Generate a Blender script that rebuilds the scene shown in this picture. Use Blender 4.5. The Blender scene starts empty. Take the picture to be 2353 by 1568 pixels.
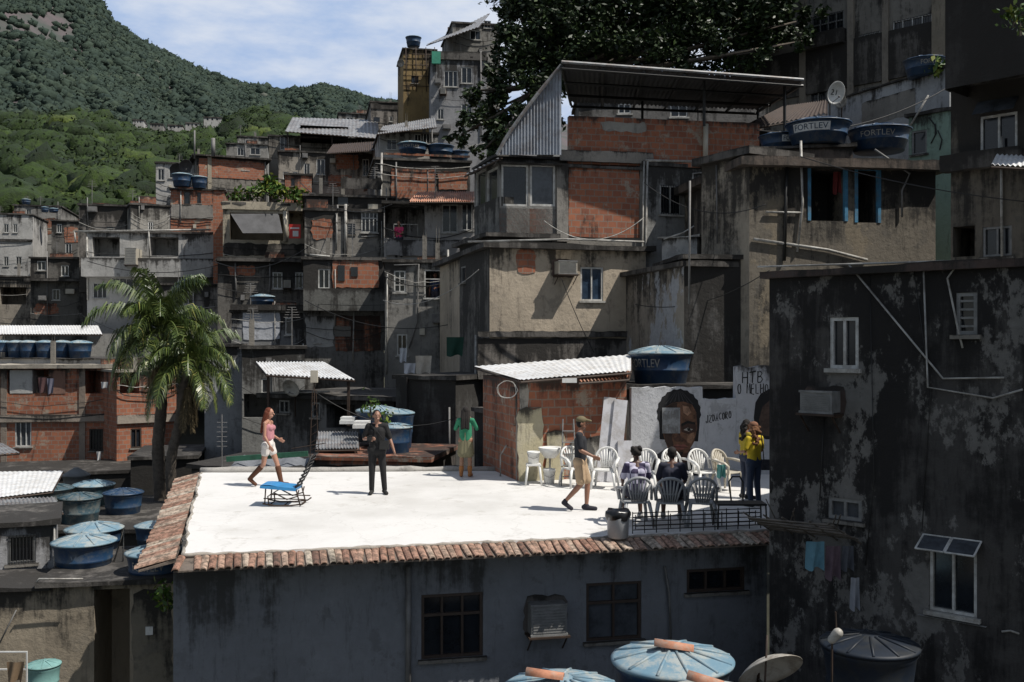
import bpy, bmesh, math, random
import numpy as np
from mathutils import Vector, Matrix, noise
random.seed(7); rs=np.random.RandomState(5)
R=math.radians; pi=math.pi
C=bpy.context.scene.collection
F=2288.0; CX=1176.5; CY=784.0; CZ=3.2
def P(px,py,Y): return Vector(((px-CX)/F*Y, Y, CZ-(py-CY)/F*Y))
def X(px,Y): return (px-CX)/F*Y
def Zz(py,Y): return CZ-(py-CY)/F*Y
# ------------------------------------------------------------ materials
def N(nt,t,**k):
    n=nt.nodes.new('ShaderNode'+t)
    for a,b in k.items(): setattr(n,a,b)
    return n
def newmat(name):
    m=bpy.data.materials.new(name); m.use_nodes=True
    return m,m.node_tree,m.node_tree.nodes['Principled BSDF']
def L(nt,a,b): nt.links.new(a,b)
def math_(nt,op,a,b=None,c=None,clamp=False):
    n=N(nt,'Math',operation=op,use_clamp=clamp)
    for i,v in enumerate((a,b,c)):
        if v is None: continue
        if isinstance(v,(int,float)): n.inputs[i].default_value=v
        else: L(nt,v,n.inputs[i])
    return n.outputs[0]
def mixc(nt,f,a,b,mode='MIX'):
    n=N(nt,'MixRGB',blend_type=mode)
    for s,v in (('Fac',f),('Color1',a),('Color2',b)):
        if isinstance(v,(int,float)): n.inputs[s].default_value=v
        elif isinstance(v,tuple): n.inputs[s].default_value=(*v[:3],1)
        else: L(nt,v,n.inputs[s])
    return n.outputs[0]
def nz(nt,vec,scale,detail=5,rough=.6):
    n=N(nt,'TexNoise'); n.inputs['Scale'].default_value=scale; n.inputs['Detail'].default_value=detail; n.inputs['Roughness'].default_value=rough
    if vec is not None: L(nt,vec,n.inputs['Vector'])
    return n.outputs['Fac']
def ramp(nt,v,lo,hi):
    n=N(nt,'MapRange'); n.interpolation_type='SMOOTHSTEP'; n.inputs['From Min'].default_value=lo; n.inputs['From Max'].default_value=hi
    L(nt,v,n.inputs['Value']); return n.outputs['Result']
def ocoord(nt):
    tc=N(nt,'TexCoord'); oi=N(nt,'ObjectInfo'); r=math_(nt,'MULTIPLY',oi.outputs['Random'],60)
    cb=N(nt,'CombineXYZ'); L(nt,r,cb.inputs[0]); L(nt,r,cb.inputs[1])
    va=N(nt,'VectorMath',operation='ADD'); L(nt,tc.outputs['Object'],va.inputs[0]); L(nt,cb.outputs[0],va.inputs[1])
    return tc,va.outputs[0]
def mapv(nt,v,sc):
    n=N(nt,'Mapping'); n.inputs['Scale'].default_value=sc; L(nt,v,n.inputs['Vector']); return n.outputs[0]
def bump(nt,b,h,st=.3,d=.02):
    n=N(nt,'Bump'); n.inputs['Strength'].default_value=st; n.inputs['Distance'].default_value=d
    L(nt,h,n.inputs['Height']); L(nt,n.outputs[0],b.inputs['Normal'])
def grime(nt,v,tc,dirt):
    n1=nz(nt,v,.38,8,.68); n2=nz(nt,mapv(nt,v,(1.5,1.5,.17)),1.3,7,.72); n3=nz(nt,v,7,5,.7)
    sp=N(nt,'SeparateXYZ'); L(nt,tc.outputs['Generated'],sp.inputs[0]); g=math_(nt,'POWER',math_(nt,'MAXIMUM',sp.outputs[2],0.0),7)
    f=math_(nt,'MULTIPLY',n2,.85); f=math_(nt,'MULTIPLY_ADD',n1,.75,f); f=math_(nt,'MULTIPLY_ADD',g,.24,f); f=math_(nt,'MULTIPLY_ADD',n3,.2,f)
    T=1.135-.41*dirt
    f=ramp(nt,f,T,T+.16)
    drip=math_(nt,'MULTIPLY',ramp(nt,nz(nt,mapv(nt,v,(3.4,3.4,.5)),1.6,9,.8),.53,.66),.25+.45*min(1,dirt))
    return math_(nt,'MAXIMUM',f,drip),n1,n3
_pc={}
def plaster(c,dirt=.5,c2=None,stain=(.02,.018,.016),peel=None):
    k=(c,dirt,c2,peel)
    if k in _pc: return _pc[k]
    m,nt,b=newmat('weathered plaster'); tc,v=ocoord(nt)
    f,n1,n3=grime(nt,v,tc,dirt)
    c2=c2 or tuple(x*.66 for x in c)
    base=mixc(nt,ramp(nt,n1,.38,.62),c,c2)
    n4=nz(nt,v,1.7,8,.75)
    base=mixc(nt,ramp(nt,n4,.54,.62),base,tuple(x*.55+.03 for x in c))
    base=mixc(nt,math_(nt,'MULTIPLY',n3,.6),base,tuple(x*.55 for x in c))
    f=math_(nt,'MULTIPLY',f,.93)
    col=mixc(nt,f,base,stain)
    if peel:
        pc,lo,hi,ps=peel; n5=nz(nt,mapv(nt,v,(1,1,.6)),ps,10,.72); col=mixc(nt,math_(nt,'MULTIPLY',ramp(nt,n5,lo,hi),.85),col,mixc(nt,math_(nt,'MULTIPLY',n3,.9),pc,tuple(x*.35 for x in pc)))
    L(nt,col,b.inputs['Base Color']); b.inputs['Roughness'].default_value=.92
    bump(nt,b,math_(nt,'ADD',n3,n4),.6,.03); _pc[k]=m; return m
def brickmat(dirt=.35,dark=1.0):
    k=('b',dirt,dark)
    if k in _pc: return _pc[k]
    m,nt,b=newmat('exposed brick'); tc,v=ocoord(nt)
    sp=N(nt,'SeparateXYZ'); L(nt,tc.outputs['Object'],sp.inputs[0])
    cb=N(nt,'CombineXYZ'); L(nt,math_(nt,'ADD',sp.outputs[0],sp.outputs[1]),cb.inputs[0]); L(nt,sp.outputs[2],cb.inputs[1])
    wob=nz(nt,v,3,3); wv=N(nt,'VectorMath',operation='MULTIPLY_ADD')
    wc=N(nt,'CombineXYZ'); L(nt,wob,wc.inputs[0]); L(nt,wob,wc.inputs[1])
    L(nt,wc.outputs[0],wv.inputs[0]); wv.inputs[1].default_value=(.07,.07,0); L(nt,cb.outputs[0],wv.inputs[2])
    br=N(nt,'TexBrick'); L(nt,wv.outputs[0],br.inputs['Vector'])
    br.inputs['Scale'].default_value=1; br.inputs['Brick Width'].default_value=.3; br.inputs['Row Height'].default_value=.195; br.inputs['Mortar Size'].default_value=.016
    d=dark
    br.inputs['Color1'].default_value=(.5*d,.175*d,.085*d,1); br.inputs['Color2'].default_value=(.3*d,.1*d,.055*d,1); br.inputs['Mortar'].default_value=(.3*d,.25*d,.2*d,1)
    f,n1,n3=grime(nt,v,tc,dirt)
    col=mixc(nt,math_(nt,'MULTIPLY',n3,.75),br.outputs['Color'],(.17*d,.085*d,.06*d))
    col=mixc(nt,ramp(nt,nz(nt,v,1.2,8,.74),.55,.64),col,(.34,.28,.22))
    col=mixc(nt,math_(nt,'MULTIPLY',f,.9),col,(.022,.018,.016))
    L(nt,col,b.inputs['Base Color']); b.inputs['Roughness'].default_value=.9
    bump(nt,b,br.outputs['Fac'],-.7,.02); _pc[k]=m; return m
def simple(name,c,rough=.6,metal=0,var=.25,scale=5,spec=.5,c2=None,dust=None):
    m,nt,b=newmat(name); tc,v=ocoord(nt)
    n=nz(nt,v,scale,6,.68)
    col=mixc(nt,ramp(nt,n,.35,.7),c,c2 or tuple(x*(1-var) for x in c))
    if dust: col=mixc(nt,math_(nt,'MULTIPLY',ramp(nt,nz(nt,v,3.1,8,.75),.46,.6),dust[1]),col,dust[0])
    L(nt,col,b.inputs['Base Color'])
    b.inputs['Roughness'].default_value=rough; b.inputs['Metallic'].default_value=metal; b.inputs['Specular IOR Level'].default_value=spec
    return m
def rndmat(name,stops,rough=.8,scale=4,amt=.35,dirt=0,spec=.3,bp=0):
    m,nt,b=newmat(name); tc,v=ocoord(nt)
    at=N(nt,'Attribute'); at.attribute_name='rnd'
    cr=N(nt,'ValToRGB'); e=cr.color_ramp.elements
    while len(e)<len(stops): e.new(.5)
    for i,(p,c) in enumerate(stops): e[i].position=p; e[i].color=(*c,1)
    L(nt,at.outputs['Fac'],cr.inputs[0])
    n=nz(nt,v,scale,6,.75)
    col=mixc(nt,math_(nt,'MULTIPLY',ramp(nt,n,.38,.62),amt),cr.outputs[0],(.014,.02,.014))
    if dirt:
        f=ramp(nt,nz(nt,v,1.3,7,.7),.62-dirt*.25,.72-dirt*.1); col=mixc(nt,math_(nt,'MULTIPLY',f,.8),col,(.05,.042,.035))
    L(nt,col,b.inputs['Base Color']); b.inputs['Roughness'].default_value=rough; b.inputs['Specular IOR Level'].default_value=spec
    if bp: bump(nt,b,nz(nt,v,scale*1.4,6,.75),1.0,bp)
    return m
M={}
M['glass']=simple('window glass',(.018,.022,.028),.12,0,.5,1.5,.6)
M['curtain']=simple('curtained glass',(.09,.1,.115),.2,0,.6,2,.5)
M['bluecurtain']=simple('blue curtained glass',(.035,.06,.1),.25,0,.5,4)
M['alu']=simple('white window frame paint',(.6,.6,.58),.45,0,.3,6,dust=((.2,.18,.15),.5))
M['grime_alu']=simple('greyed window frame',(.24,.24,.235),.5,0,.4,6)
M['brownframe']=simple('brown wood frame',(.06,.04,.03),.6)
M['blueframe']=simple('light blue painted frame',(.07,.24,.4),.6,0,.4,dust=((.15,.15,.14),.5))
M['black']=simple('black iron',(.015,.015,.015),.5,0,.3)
M['rust']=simple('rusty iron',(.05,.03,.02),.7,0,.5)
M['slat']=simple('weathered grey slats',(.14,.12,.1),.85,0,.5)
M['pvc']=simple('white pvc pipe',(.46,.45,.42),.5,0,.45,3,dust=((.14,.12,.1),.6))
M['greypipe']=simple('grey pipe',(.2,.195,.19),.6,0,.4,3)
M['cable']=simple('black cable',(.015,.015,.015),.6)
M['white']=simple('white plastic',(.74,.74,.72),.45,0,.1,4,dust=((.4,.38,.34),.3))
M['offwhite']=simple('cream plastic',(.5,.46,.38),.45,0,.15,4)
M['tankblue']=simple('dark blue polyethylene tank',(.01,.036,.09),.45,0,.35,2.5,c2=(.016,.05,.1),dust=((.09,.1,.11),.55))
M['tankshade']=simple('grimy navy tank darkened as shade',(.004,.011,.024),.6,0,.35,2.5,dust=((.02,.022,.022),.6))  # darker copy of the tank blue, shade put into the colour
M['tanklid']=simple('pale blue tank lid',(.13,.235,.31),.6,0,.35,3,c2=(.22,.3,.34),dust=((.38,.39,.36),.7))  # paler than the tank body, with dusty patches
M['tanklidw']=simple('pale dusty tank lid',(.5,.52,.5),.6,0,.25,3,dust=((.25,.22,.18),.5))
M['tankteal']=simple('weathered teal tank',(.04,.085,.11),.5,0,.35,3,dust=((.2,.2,.18),.6))
M['tankaqua']=simple('pale aqua tank',(.2,.38,.36),.5,0,.3,3)
M['greytank']=simple('grey asbestos tank',(.16,.17,.17),.8,0,.3,3)
M['metalwhite']=simple('bright metal roofing sheet',(.76,.77,.78),.5,.0,.2,1.2,dust=((.42,.38,.33),.5))
M['metalgrey']=simple('dull metal roofing sheet',(.26,.27,.28),.55,.1,.45,1.2,dust=((.12,.08,.06),.6))
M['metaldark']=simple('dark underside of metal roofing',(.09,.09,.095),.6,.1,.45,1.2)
M['conc']=plaster((.27,.25,.22),.55); M['concdark']=plaster((.13,.12,.11),.8)
M['dish']=simple('satellite dish grey',(.42,.4,.36),.5,0,.3,5,dust=((.15,.12,.09),.6))
M['orange']=simple('terracotta tile piece',(.5,.22,.13),.85,0,.35,9,dust=((.35,.3,.25),.6))
M['tiles']=rndmat('terracotta eave tiles',[(0,(.19,.11,.085)),(.3,(.36,.2,.145)),(.6,(.46,.3,.225)),(1,(.5,.43,.35))],.9,11,.7,.45)
M['greenleaf']=rndmat('glossy dark leaves',[(0,(.008,.016,.006)),(.5,(.022,.042,.012)),(.85,(.045,.075,.018)),(1,(.1,.14,.04))],.5,1.2,.3,0,.35)
M['plant']=rndmat('bright green leaves',[(0,(.03,.06,.01)),(.6,(.07,.14,.02)),(1,(.2,.22,.03))],.5,2,.2)
M['palm']=rndmat('palm leaflets',[(0,(.022,.04,.011)),(.45,(.06,.095,.022)),(.8,(.13,.17,.04)),(1,(.32,.3,.09))],.38,1.5,.2,0,.55)
M['deadpalm']=rndmat('dry palm fronds',[(0,(.06,.045,.025)),(1,(.2,.15,.08))],.8,2,.3)
M['trunk']=simple('bark',(.12,.1,.08),.95,0,.5,7)
M['forest']=rndmat('forest canopy',[(0,(.013,.028,.006)),(.45,(.03,.058,.01)),(.8,(.056,.095,.015)),(1,(.11,.145,.028))],.8,1.1,.6,0,.3,.5)
M['forestfar']=rndmat('distant forest canopy tinted as haze',[(0,(.038,.056,.05)),(.5,(.05,.071,.056)),(.95,(.067,.088,.063)),(1,(.13,.14,.12))],.95,.5,.3,0,.05,.6)  # bluish aerial haze mixed into the canopy colours
M['hillrock']=simple('rock and scrub',(.1,.08,.085),.95,0,.5,.05,c2=(.045,.06,.05))
M['earth']=simple('dark earth',(.04,.04,.025),.95,0,.5,.5)
def deckmat():
    m,nt,b=newmat('white roof coating'); tc,v=ocoord(nt)
    col=mixc(nt,ramp(nt,nz(nt,v,.5,7,.6),.42,.75),(.655,.645,.63),(.53,.52,.5))
    col=mixc(nt,ramp(nt,nz(nt,v,1.6,9,.78),.54,.72),col,(.43,.41,.375))
    col=mixc(nt,math_(nt,'MULTIPLY',ramp(nt,nz(nt,v,14,6,.8),.56,.7),.4),col,(.34,.32,.29))
    vo=N(nt,'TexVoronoi',feature='DISTANCE_TO_EDGE'); vo.inputs['Scale'].default_value=.35
    ds=N(nt,'VectorMath',operation='MULTIPLY_ADD'); ncol=N(nt,'TexNoise'); ncol.inputs['Scale'].default_value=1.5; ncol.inputs['Detail'].default_value=6; L(nt,v,ncol.inputs['Vector'])
    L(nt,ncol.outputs['Color'],ds.inputs[0]); ds.inputs[1].default_value=(1.2,1.2,1.2); L(nt,v,ds.inputs[2]); L(nt,ds.outputs[0],vo.inputs['Vector'])
    cr=math_(nt,'SUBTRACT',1.0,ramp(nt,vo.outputs['Distance'],.0,.01))
    col=mixc(nt,math_(nt,'MULTIPLY',cr,.22),col,(.3,.28,.25))
    L(nt,col,b.inputs['Base Color']); b.inputs['Roughness'].default_value=.85; bump(nt,b,nz(nt,v,9,5),.35,.01); return m
M['deck']=deckmat()
# ------------------------------------------------------------ mesh builder
class MB:
    def __init__(s): s.v=[]; s.f=[]; s.r=[]; s.cur=.5
    def add(s,vs,fs):
        o=len(s.v); s.v+= [tuple(v) for v in vs]
        for f in fs: s.f.append(tuple(i+o for i in f)); s.r.append(s.cur)
        return s
    def box(s,x0,y0,z0,x1,y1,z1):
        return s.add([(x0,y0,z0),(x1,y0,z0),(x1,y1,z0),(x0,y1,z0),(x0,y0,z1),(x1,y0,z1),(x1,y1,z1),(x0,y1,z1)],
          [(0,3,2,1),(4,5,6,7),(0,1,5,4),(1,2,6,5),(2,3,7,6),(3,0,4,7)])
    def quad(s,a,b,c,d): return s.add([a,b,c,d],[(0,1,2,3)])
    def tube(s,pts,r,n=8,sx=1.0):
        pts=[Vector(p) for p in pts]; m=len(pts); rr=r if isinstance(r,(list,tuple)) else [r]*m
        vs=[];fs=[];up=None
        for i,p in enumerate(pts):
            d=(pts[min(i+1,m-1)]-pts[max(i-1,0)]);
            if d.length<1e-9: d=Vector((0,0,1))
            d.normalize()
            if up is None: up=Vector((0,0,1)) if abs(d.z)<.9 else Vector((1,0,0))
            a=d.cross(up); 
            if a.length<1e-6: a=d.orthogonal()
            a.normalize(); b=a.cross(d).normalized(); up=b
            for k in range(n):
                t=2*pi*k/n; vs.append(p+a*math.cos(t)*rr[i]*sx+b*math.sin(t)*rr[i])
        for i in range(m-1):
            for k in range(n): fs.append((i*n+k,i*n+(k+1)%n,(i+1)*n+(k+1)%n,(i+1)*n+k))
        fs.append(tuple(reversed(range(n)))); fs.append(tuple((m-1)*n+k for k in range(n)))
        return s.add(vs,fs)
    def lathe(s,prof,n=32,c=(0,0,0),close=True):
        vs=[];fs=[]
        for r,z in prof:
            for k in range(n):
                t=2*pi*k/n; vs.append((c[0]+r*math.cos(t),c[1]+r*math.sin(t),c[2]+z))
        for i in range(len(prof)-1):
            for k in range(n): fs.append((i*n+k,i*n+(k+1)%n,(i+1)*n+(k+1)%n,(i+1)*n+k))
        if close: fs.append(tuple(reversed(range(n)))); fs.append(tuple((len(prof)-1)*n+k for k in range(n)))
        return s.add(vs,fs)
    def prism(s,poly,y0,y1):
        n=len(poly); vs=[(x,y0,z) for x,z in poly]+[(x,y1,z) for x,z in poly]
        return s.add(vs,[tuple(range(n)),tuple(reversed(range(n,2*n)))]+[(i,i+n,(i+1)%n+n,(i+1)%n) for i in range(n)])
    def poly(s,pts): return s.add(pts,[tuple(range(len(pts)))])
    def ell(s,c,r,n=12,m=8,rot=None):
        vs=[];fs=[]
        for i in range(m+1):
            ph=pi*i/m
            for k in range(n):
                t=2*pi*k/n; q=Vector((r[0]*math.sin(ph)*math.cos(t),r[1]*math.sin(ph)*math.sin(t),-r[2]*math.cos(ph)))
                if rot: q=rot@q
                vs.append(Vector(c)+q)
        for i in range(m):
            for k in range(n): fs.append((i*n+k,i*n+(k+1)%n,(i+1)*n+(k+1)%n,(i+1)*n+k))
        return s.add(vs,fs)
    def cap(s,a,b,ra,rb,n=12):
        a=Vector(a);b=Vector(b); d=b-a
        if d.length<1e-5: return s.ell(a,(ra,ra,ra))
        d.normalize(); pts=[];rr=[]
        for t in (90,60,35,12): pts.append(a-d*ra*math.sin(R(t))); rr.append(max(ra*math.cos(R(t)),1e-4))
        pts.append(a); rr.append(ra); pts.append(b); rr.append(rb)
        for t in (12,35,60,90): pts.append(b+d*rb*math.sin(R(t))); rr.append(max(rb*math.cos(R(t)),1e-4))
        return s.tube(pts,rr,n)
    def corr(s,p00,p10,p01,p11,waves,amp,seg=4,rows=3):
        p00,p10,p01,p11=map(Vector,(p00,p10,p01,p11)); nrm=(p10-p00).cross(p01-p00).normalized(); n=waves*seg
        vs=[];fs=[]
        for j in range(rows+1):
            for i in range(n+1):
                u=i/n; w=j/rows; p=p00.lerp(p10,u).lerp(p01.lerp(p11,u),w); vs.append(p+nrm*amp*math.sin(2*pi*i/seg))
        for j in range(rows):
            for i in range(n): a=j*(n+1)+i; fs.append((a,a+1,a+n+2,a+n+1))
        return s.add(vs,fs)
    def build(s,name,mat,parent=None,smooth=False,fr=None,rnd=False):
        me=bpy.data.meshes.new(name); me.from_pydata(s.v,[],s.f); me.materials.append(mat)
        if rnd:
            at=me.attributes.new('rnd','FLOAT','FACE'); at.data.foreach_set('value',s.r)
        if smooth: me.polygons.foreach_set('use_smooth',[True]*len(me.polygons))
        me.update(); o=bpy.data.objects.new(name,me); C.objects.link(o)
        if parent: o.parent=parent
        if fr:
            o.location=(fr.A.x-fr.o.x,fr.A.y-fr.o.y,0); o.rotation_euler=(0,0,fr.th)
        return o
def npmesh(name,V,Q,mat,rnd=None,parent=None,smooth=False):
    V=np.asarray(V,dtype=np.float32); Q=np.asarray(Q,dtype=np.int32); k=Q.shape[1]
    me=bpy.data.meshes.new(name); me.vertices.add(len(V)); me.vertices.foreach_set('co',V.ravel())
    me.loops.add(Q.size); me.loops.foreach_set('vertex_index',Q.ravel())
    me.polygons.add(len(Q)); me.polygons.foreach_set('loop_start',np.arange(len(Q),dtype=np.int32)*k)
    try: me.polygons.foreach_set('loop_total',np.full(len(Q),k,dtype=np.int32))
    except Exception: pass
    me.update(calc_edges=True); me.validate()
    if smooth: me.polygons.foreach_set('use_smooth',np.ones(len(Q),dtype=bool))
    if rnd is not None and len(me.polygons)==len(Q):
        at=me.attributes.new('rnd','FLOAT','FACE'); at.data.foreach_set('value',np.asarray(rnd,dtype=np.float32))
    me.materials.append(mat); o=bpy.data.objects.new(name,me); C.objects.link(o)
    if parent: o.parent=parent
    return o
def tag(o,label,cat,group=None,kind=None):
    o['label']=label; o['category']=cat
    if group: o['group']=group
    if kind: o['kind']=kind
    return o
def thing(name,label,cat,loc=(0,0,0),rz=0,group=None):
    o=bpy.data.objects.new(name,None); C.objects.link(o); o.location=loc; o.rotation_euler=(0,0,rz); o.empty_display_size=.2
    return tag(o,label,cat,group)
def struct(o): o['kind']='structure'; return o
def leaves(cs,size,seed=0,flat=.0,aspect=.5):
    cs=np.asarray(cs); n=len(cs); r=np.random.RandomState(seed)
    u=r.normal(size=(n,3)); u[:,2]*=(1-flat); u/=np.linalg.norm(u,axis=1)[:,None]
    w=r.normal(size=(n,3)); w=np.cross(u,w); w/=np.linalg.norm(w,axis=1)[:,None]
    s=(size*(.6+.8*r.rand(n)))[:,None]
    V=np.stack([cs-u*s,cs+w*s*aspect,cs+u*s,cs-w*s*aspect],1).reshape(-1,3)
    return V,np.arange(4*n).reshape(-1,4)
_tx={}
def textmesh(t):
    if t in _tx: return _tx[t]
    cu=bpy.data.curves.new('t','FONT'); cu.body=t; cu.size=1; cu.resolution_u=3
    ob=bpy.data.objects.new('t',cu); C.objects.link(ob); bpy.context.view_layer.update()
    ev=ob.evaluated_get(bpy.context.evaluated_depsgraph_get()); me=ev.to_mesh()
    vs=[(v.co.x,v.co.y) for v in me.vertices]; fs=[tuple(p.vertices) for p in me.polygons]
    ev.to_mesh_clear(); bpy.data.objects.remove(ob); bpy.data.curves.remove(cu)
    x0=min(v[0] for v in vs); x1=max(v[0] for v in vs); y0=min(v[1] for v in vs); y1=max(v[1] for v in vs)
    vs=[((x-x0)/(x1-x0),(y-y0)/(y1-y0)) for x,y in vs]
    _tx[t]=(vs,fs); return _tx[t]
for t in ('FORTLEV','21'): textmesh(t)
CIR=[(.5+.45*math.cos(a*pi/5),.5+.5*math.sin(a*pi/5)) for a in range(11)]
STK={'H':[[(0,0),(.05,1)],[(.9,-.05),(.95,1.05)],[(0,.5),(.95,.55)]],'T':[[(-.1,.95),(1.1,1.05)],[(.5,1),(.45,0)]],'B':[[(0,0),(.05,1),(.6,1),(.8,.8),(.5,.55),(0,.5),(.6,.5),(.9,.25),(.6,0),(0,0)]],'O':[CIR],
 'M':[[(0,0),(.1,1),(.5,.35),(.9,1.05),(1,0)]],'E':[[(.85,1.05),(0,1),(0,0),(.9,-.05)],[(0,.5),(.7,.55)]],'L':[[(.05,1),(0,0),(.8,.02)]],'J':[[(.8,1.1),(.75,.1),(.4,-.1),(.05,.2)]],'Z':[[(0,1),(1,1.05),(0,0),(1.05,-.05)]],
 'D':[[(.1,0),(.15,1),(.7,.85),(.95,.5),(.7,.1),(.1,0)]],'A':[[(0,0),(.5,1.1),(1,0)],[(.2,.4),(.8,.4)]],'C':[[(.9,.85),(.5,1),(.1,.6),(.1,.3),(.5,0),(.9,.15)]],'R':[[(0,0),(.05,1),(.6,1),(.8,.75),(.5,.5),(0,.48),(.9,-.05)]],'F':[[(.85,1.02),(0,1),(0,0)],[(0,.5),(.7,.52)]]}
# ------------------------------------------------------------ facade frame + house
class Fr:
    def __init__(s,pxL,YL,pxR,YR,o=None):
        s.A=Vector((X(pxL,YL),YL,0)); s.B=Vector((X(pxR,YR),YR,0)); d=s.B-s.A; s.W=d.length; s.t=d/s.W; s.th=math.atan2(d.y,d.x); s.o=o or Vector((0,0,0))
    def loc(s,px,py):
        dx=(px-CX)/F; t=s.t
        u=(s.A.y*dx-s.A.x)/(t.x-t.y*dx); q=s.A.y+u*t.y
        return u, CZ-(py-CY)/F*q-s.o.z
    def world(s,u,y,z):
        n=Vector((-s.t.y,s.t.x,0)); return s.A+s.t*u+n*y+Vector((0,0,z+s.o.z))
def jagpoly(u0,z0,u1,z1,jag,r):
    pts=[]; nu=max(2,int((u1-u0)/.2)); nzz=max(2,int((z1-z0)/.19)); jag=min(jag,(u1-u0)*.2,(z1-z0)*.2)
    for i in range(nu): pts.append((u0+jag+(u1-u0-2*jag)*i/nu,z0+r.uniform(0,jag)))
    for i in range(nzz): pts.append((u1-r.uniform(0,jag),z0+jag+(z1-z0-2*jag)*i/nzz))
    for i in range(nu): pts.append((u1-jag-(u1-u0-2*jag)*i/nu,z1-r.uniform(0,jag)))
    for i in range(nzz): pts.append((u0+r.uniform(0,jag),z1-jag-(z1-z0-2*jag)*i/nzz))
    return pts
class House:
    def __init__(s,label,pxL,YL,pxR,YR,pyT,pyB,dep,mat,name='house',cat='house',parent=None,ext=3.0,slab=.12,over=.1,slabm=None,group=None,wallname='wall',top=True,tilt=.2):
        if not parent and YL>34 and YL>=YR and tilt:
            Ym=(YL+YR)/2; Wd=abs(X(pxR,Ym)-X(pxL,Ym)); YL=Ym-tilt*Wd/2; YR=Ym+tilt*Wd/2
        zt=Zz(pyT,YL); zb=Zz(pyB,YL)-ext
        f=Fr(pxL,YL,pxR,YR); s.auto=(not parent) and YL>34 and ext>1 and YL<110
        if parent: s.root=parent.root; o=parent.fr.o
        else:
            o=Vector((f.A.x,f.A.y,zb)); s.root=thing(name,label,cat,o,0,group)
        f.o=o; s.fr=f; s.H=zt-o.z; s.zb=zb-o.z; s.dep=dep; s.mat=mat; s.holes=[]; s.pans=[]; s.slab=slab; s.over=over; s.slabm=slabm or M['concdark']; s.wn=wallname; s.top=top; s.zvis=Zz(pyB,YL)-o.z
    def loc(s,px,py): return s.fr.loc(px,py)
    def hole(s,px0,py0,px1,py1,d=.12,back=False):
        u0,_=s.loc(px0,py0); u1,_=s.loc(px1,py1); um=(px0+px1)/2
        z1=s.loc(um,py0)[1]; z0=s.loc(um,py1)[1]
        s.holes.append((u0,z0,u1,z1,d,back)); return u0,z0,u1,z1
    def win(s,px0,py0,px1,py1,cols=2,rows=1,transom=0,fm='alu',gm='glass',sill=True,bars=0,fw=.05):
        u0,z0,u1,z1=s.hole(px0,py0,px1,py1)
        u0+=.004;u1-=.004;z0+=.004;z1-=.004
        m=MB(); m.box(u0,.02,z0,u0+fw,.08,z1).box(u1-fw,.02,z0,u1,.08,z1).box(u0+fw,.02,z0,u1-fw,.08,z0+fw).box(u0+fw,.02,z1-fw,u1-fw,.08,z1)
        zt=z1-fw-(z1-z0)*transom
        if transom: m.box(u0+fw,.022,zt-fw/2,u1-fw,.078,zt+fw/2)
        for i in range(1,cols):
            x=u0+(u1-u0)*i/cols; m.box(x-fw*.4,.024,z0+fw,x+fw*.4,.076,z1-fw)
        for j in range(1,rows):
            z=z0+(z1-z0)*j/rows; m.box(u0+fw,.026,z-fw*.3,u1-fw,.074,z+fw*.3)
        w=m.build('window',M[fm],s.root,fr=s.fr)
        MB().box(u0+.01,.083,z0+.01,u1-.01,.1,z1-.01).build('pane',M[gm],w)
        if sill: MB().box(u0-.06,-.07,z0-.06,u1+.06,-.003,z0).build('sill',M['conc'] if fm!='alu' else M['pvc'],w)
        if bars:
            b=MB()
            for i in range(bars): x=u0+(u1-u0)*(i+.5)/bars; b.box(x-.008,-.02,z0,x+.008,-.004,z1)
            for z in (z0+.02,z1-.03): b.box(u0,-.032,z,u1,-.021,z+.015)
            b.build('window_bars',M['black'],w)
        return w
    def opening(s,px0,py0,px1,py1,d=1.2): return s.hole(px0,py0,px1,py1,d,True)
    def panel(s,px0,py0,px1,py1,mat,name='brick_panel',out=.03,jag=.12,d0=-.0):
        u0,z1=s.loc(px0,py0); u1,z0=s.loc(px1,py1)
        r=random.Random(int(px0*7+py0)); s.pans.append((u0,z0,u1,z1))
        pts=jagpoly(u0,z0,u1,z1,jag,r) if jag else [(u0,z0),(u1,z0),(u1,z1),(u0,z1)]
        return MB().prism(pts,-out,-.002+d0).build(name,mat,s.root,fr=s.fr)
    def block(s,px0,py0,px1,py1,y0,y1,mat,name):
        u0,z1=s.loc(px0,py0); u1,z0=s.loc(px1,py1); s.pans.append((u0,z0,u1,z1))
        return MB().box(u0,y0,z0,u1,y1,z1).build(name,mat,s.root,fr=s.fr)
    def pipe(s,pts,r=.03,mat='pvc',out=.06,name='drain_pipe'):
        q=[s.loc(*p) for p in pts]
        return MB().tube([(u,-out,z) for u,z in q],r,8).build(name,M[mat],s.root,True,fr=s.fr)
    def rail(s,px0,py0,px1,py1,n=16,out=.1,mat='black',name='railing'):
        u0,z1=s.loc(px0,py0); u1,z0=s.loc(px1,py1); m=MB()
        m.box(u0,-out-.02,z1-.03,u1,-out+.02,z1).box(u0,-out-.015,z0,u1,-out+.015,z0+.025)
        for i in range(n+1): x=u0+(u1-u0)*i/n; m.box(x-.01,-out-.01,z0+.025,x+.01,-out+.01,z1-.03)
        return m.build(name,M[mat],s.root,fr=s.fr)
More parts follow.
